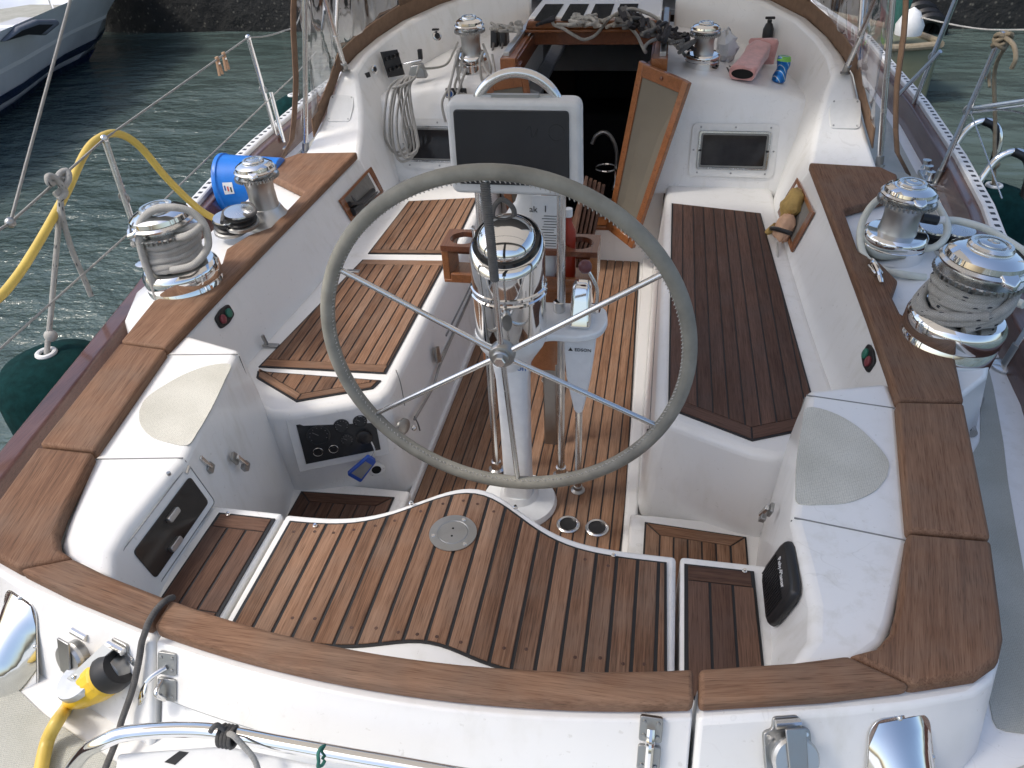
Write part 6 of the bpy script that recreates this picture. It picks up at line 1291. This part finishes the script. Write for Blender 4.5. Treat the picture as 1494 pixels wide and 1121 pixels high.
c = PZ(468, 1100, .01); lash2 = thing('rail_lashing', c, 'small green cord tied round the stern rail', 'rope'); tube('turn', [c+Vector((.002*math.sin(3*a), .0165*math.cos(a), .0165*math.sin(a)-.008)) for a in [2*math.pi*j/10 for j in range(21)]], .003, 'net_green', lash2, n=6)
gr_ = thing('gate_line', PZ(220, 905, .01), 'grey line led over the cap through the gate gap', 'rope')
tube('line', [PZ(252, 872, -.02), PZ(242, 876, .012), PZ(228, 890, .014), PZ(217, 908, .014), PZ(212, 922, .006), *[PP(u, v, (-.55, -.474, -.036), (0, -.86, .51))+Vector((0, -.86, .51))*.009 for u, v in ((211, 935), (208, 955), (203, 980), (196, 1008), (182, 1048))], PZ(170, 1080, -.19), PZ(150, 1130, -.21)], .0065, 'rope_grey', gr_, n=8)

# ================================================================== BEYOND THE RAIL
yt = thing('moored_yacht', (-9.8, 8, WZ), 'white yacht with blue stripes moored against the dark sea wall', 'yacht')
stem_w = PZ(127, 88, WZ); stem_t = PY(160, -6, 11.6)
side_w = [(-7.3, 2.0), (-7.45, 5), (PZ(10, 165, WZ).x, PZ(10, 165, WZ).y), (PZ(60, 122, WZ).x, PZ(60, 122, WZ).y), (PZ(100, 102, WZ).x, PZ(100, 102, WZ).y), (stem_w.x, stem_w.y)]
top_off = [(.35, 0), (.40, .05), (.45, .1), (.55, .35), (.45, .75)]
def st_row(i, zs):
    w = Vector((*side_w[i], WZ))
    tp = (Vector((w.x+top_off[i][0], w.y+top_off[i][1], stem_t.z+.05*(5-i)*-.3)) if i < 5 else stem_t)
    return [w+(tp-w)*((z-WZ)/(tp.z-WZ))+Vector((.12*math.sin(math.pi*min(1, max(0, (z-WZ)/(tp.z-WZ)))), 0, 0)) for z in zs]
HT = stem_t.z-.1
zs = [WZ-.4, WZ, WZ+.35, WZ+.7, WZ+1.1, HT]
rows = [st_row(i, zs) for i in range(6)]; far = [[Vector((-2*10.0-p.x-.0, p.y, p.z)) for p in r_] for r_ in rows[:-1]]
def far_p(p): return Vector((min(-19.5-p.x+(p.y-10)*.12, p.x-.05), p.y+.05, p.z))
far = [[far_p(p) for p in r_] for r_ in rows]
make('hull', loft(rows+far[::-1]), 'hull_white', yt, smooth=50)
make('deck', loft([[r_[-1] for r_ in rows], [f_[-1] for f_ in far]]), 'nonskid_deck', yt, smooth=0)
for k in range(3): make('deck_stanchion', tubeVF([rows[2+k][-1]+Vector((-.15, 0, 0)), rows[2+k][-1]+Vector((-.15, 0, .6))], .02, smoothpath=False), 'steel', yt)
make('deck_rope', tubeVF([rows[3][-1]+Vector((-.5-.12*math.cos(3*k), .3*k/6+.12*math.sin(3*k), .05)) for k in range(9)], .03), 'rope_grey', yt); make('deck_hatch', box(rows[3][-1]+Vector((-.9, .2, .06)), (.6, .6, .12)), 'hull_white', yt, bevel=.03)
def bandz(z0, z1, mat, nm, o=.012): make(nm, loft([[p+Vector((o, .3*o, 0)) for p in st_row(i, [z0, z1])] for i in range(6)]), mat, yt, smooth=50)
bandz(WZ-.05, WZ+.14, 'hull_blue', 'boot_stripe'); bandz(WZ+.24, WZ+.31, 'hull_blue', 'water_stripe'); bandz(HT-.33, HT-.26, 'hull_blue', 'cove_stripe'); bandz(HT-.02, HT+.03, 'white_plastic', 'toe_rail')
# grey anchor pocket on its side
pk = [PX(u, v, -7.30) for u, v in ((-5, 62), (18, 40), (45, 29), (74, 29), (78, 36), (58, 52), (35, 51))]; make('anchor_pocket', slab(pk, .10, (1, .2, 0)), 'grey_canvas', yt, bevel=.03); pk = [PX(u, v, -7.22) for u, v in ((8, 60), (30, 45), (55, 36), (76, 36), (58, 51), (36, 51))]; make('pocket_opening', slab(pk, .02, (1, .2, 0)), 'dark_hole', yt, smooth=0)
dgh = thing('olive_workboat', PZ(1330, 140, WZ), 'olive green workboat bow moored beyond the stanchions', 'boat')
bx = PZ(1347, 152, WZ); base = Vector((bx.x, bx.y, WZ)); rows = []
for t_, hw, hz1 in ((0, .02, .62), (.25, .30, .58), (.7, .55, .55), (1.4, .75, .52), (2.6, .85, .52)):
    c = base+Vector((-.75*t_, .9*t_, 0)); sdv = Vector((.9, .75, 0)).normalized(); rows.append([c+sdv*hw*.6+Vector((0, 0, -.3)), c+sdv*hw*.9+Vector((0, 0, .3)), c+sdv*hw+Vector((0, 0, hz1)), c-sdv*hw+Vector((0, 0, hz1)), c-sdv*hw*.9+Vector((0, 0, .3)), c-sdv*hw*.6+Vector((0, 0, -.3))])
make('hull', loft(rows, close=True, caps=True), 'dinghy_olive', dgh, smooth=50); make('gunwale', tubeVF([r_[3]+Vector((0, 0, .02)) for r_ in rows], .04), 'rope_tan', dgh); make('gunwale', tubeVF([r_[2]+Vector((0, 0, .02)) for r_ in rows], .04), 'rope_tan', dgh)
c = rows[1][3]+Vector((.1, .1, .12)); make('white_buoy', lathe([(0, 0), (.14, .02), (.15, .12), (.08, .25), (0, .30)], c, n=20), 'white_plastic', dgh); make('green_net', lathe([(0, 0), (.10, .02), (.14, .4), (.06, .8), (0, .9)], c+Vector((-.1, .25, 0)), n=16), 'net_green', dgh)
tube('mooring_line', [c+Vector((.05, 0, .2)), c+Vector((.5, -.9, .25)), c+Vector((.9, -2.2, .55))], .008, 'rope_white', dgh, n=6)
ty = thing('tyre_cluster', PY(1345, 38, 12.1), 'black tyres hanging on the sea wall above the water', 'tyre')
for k, (u, v) in enumerate(((1338, 30), (1346, 40), (1352, 47))):
    c = PY(u, v, 12.15-.1*k); make('tyre', tube_geo([c+Vector((.22*math.cos(a), -.08*math.sin(a), .22*math.sin(a))) for a in [2*math.pi*j/20 for j in range(20)]], .075, 8, True)[:2], 'black', ty)
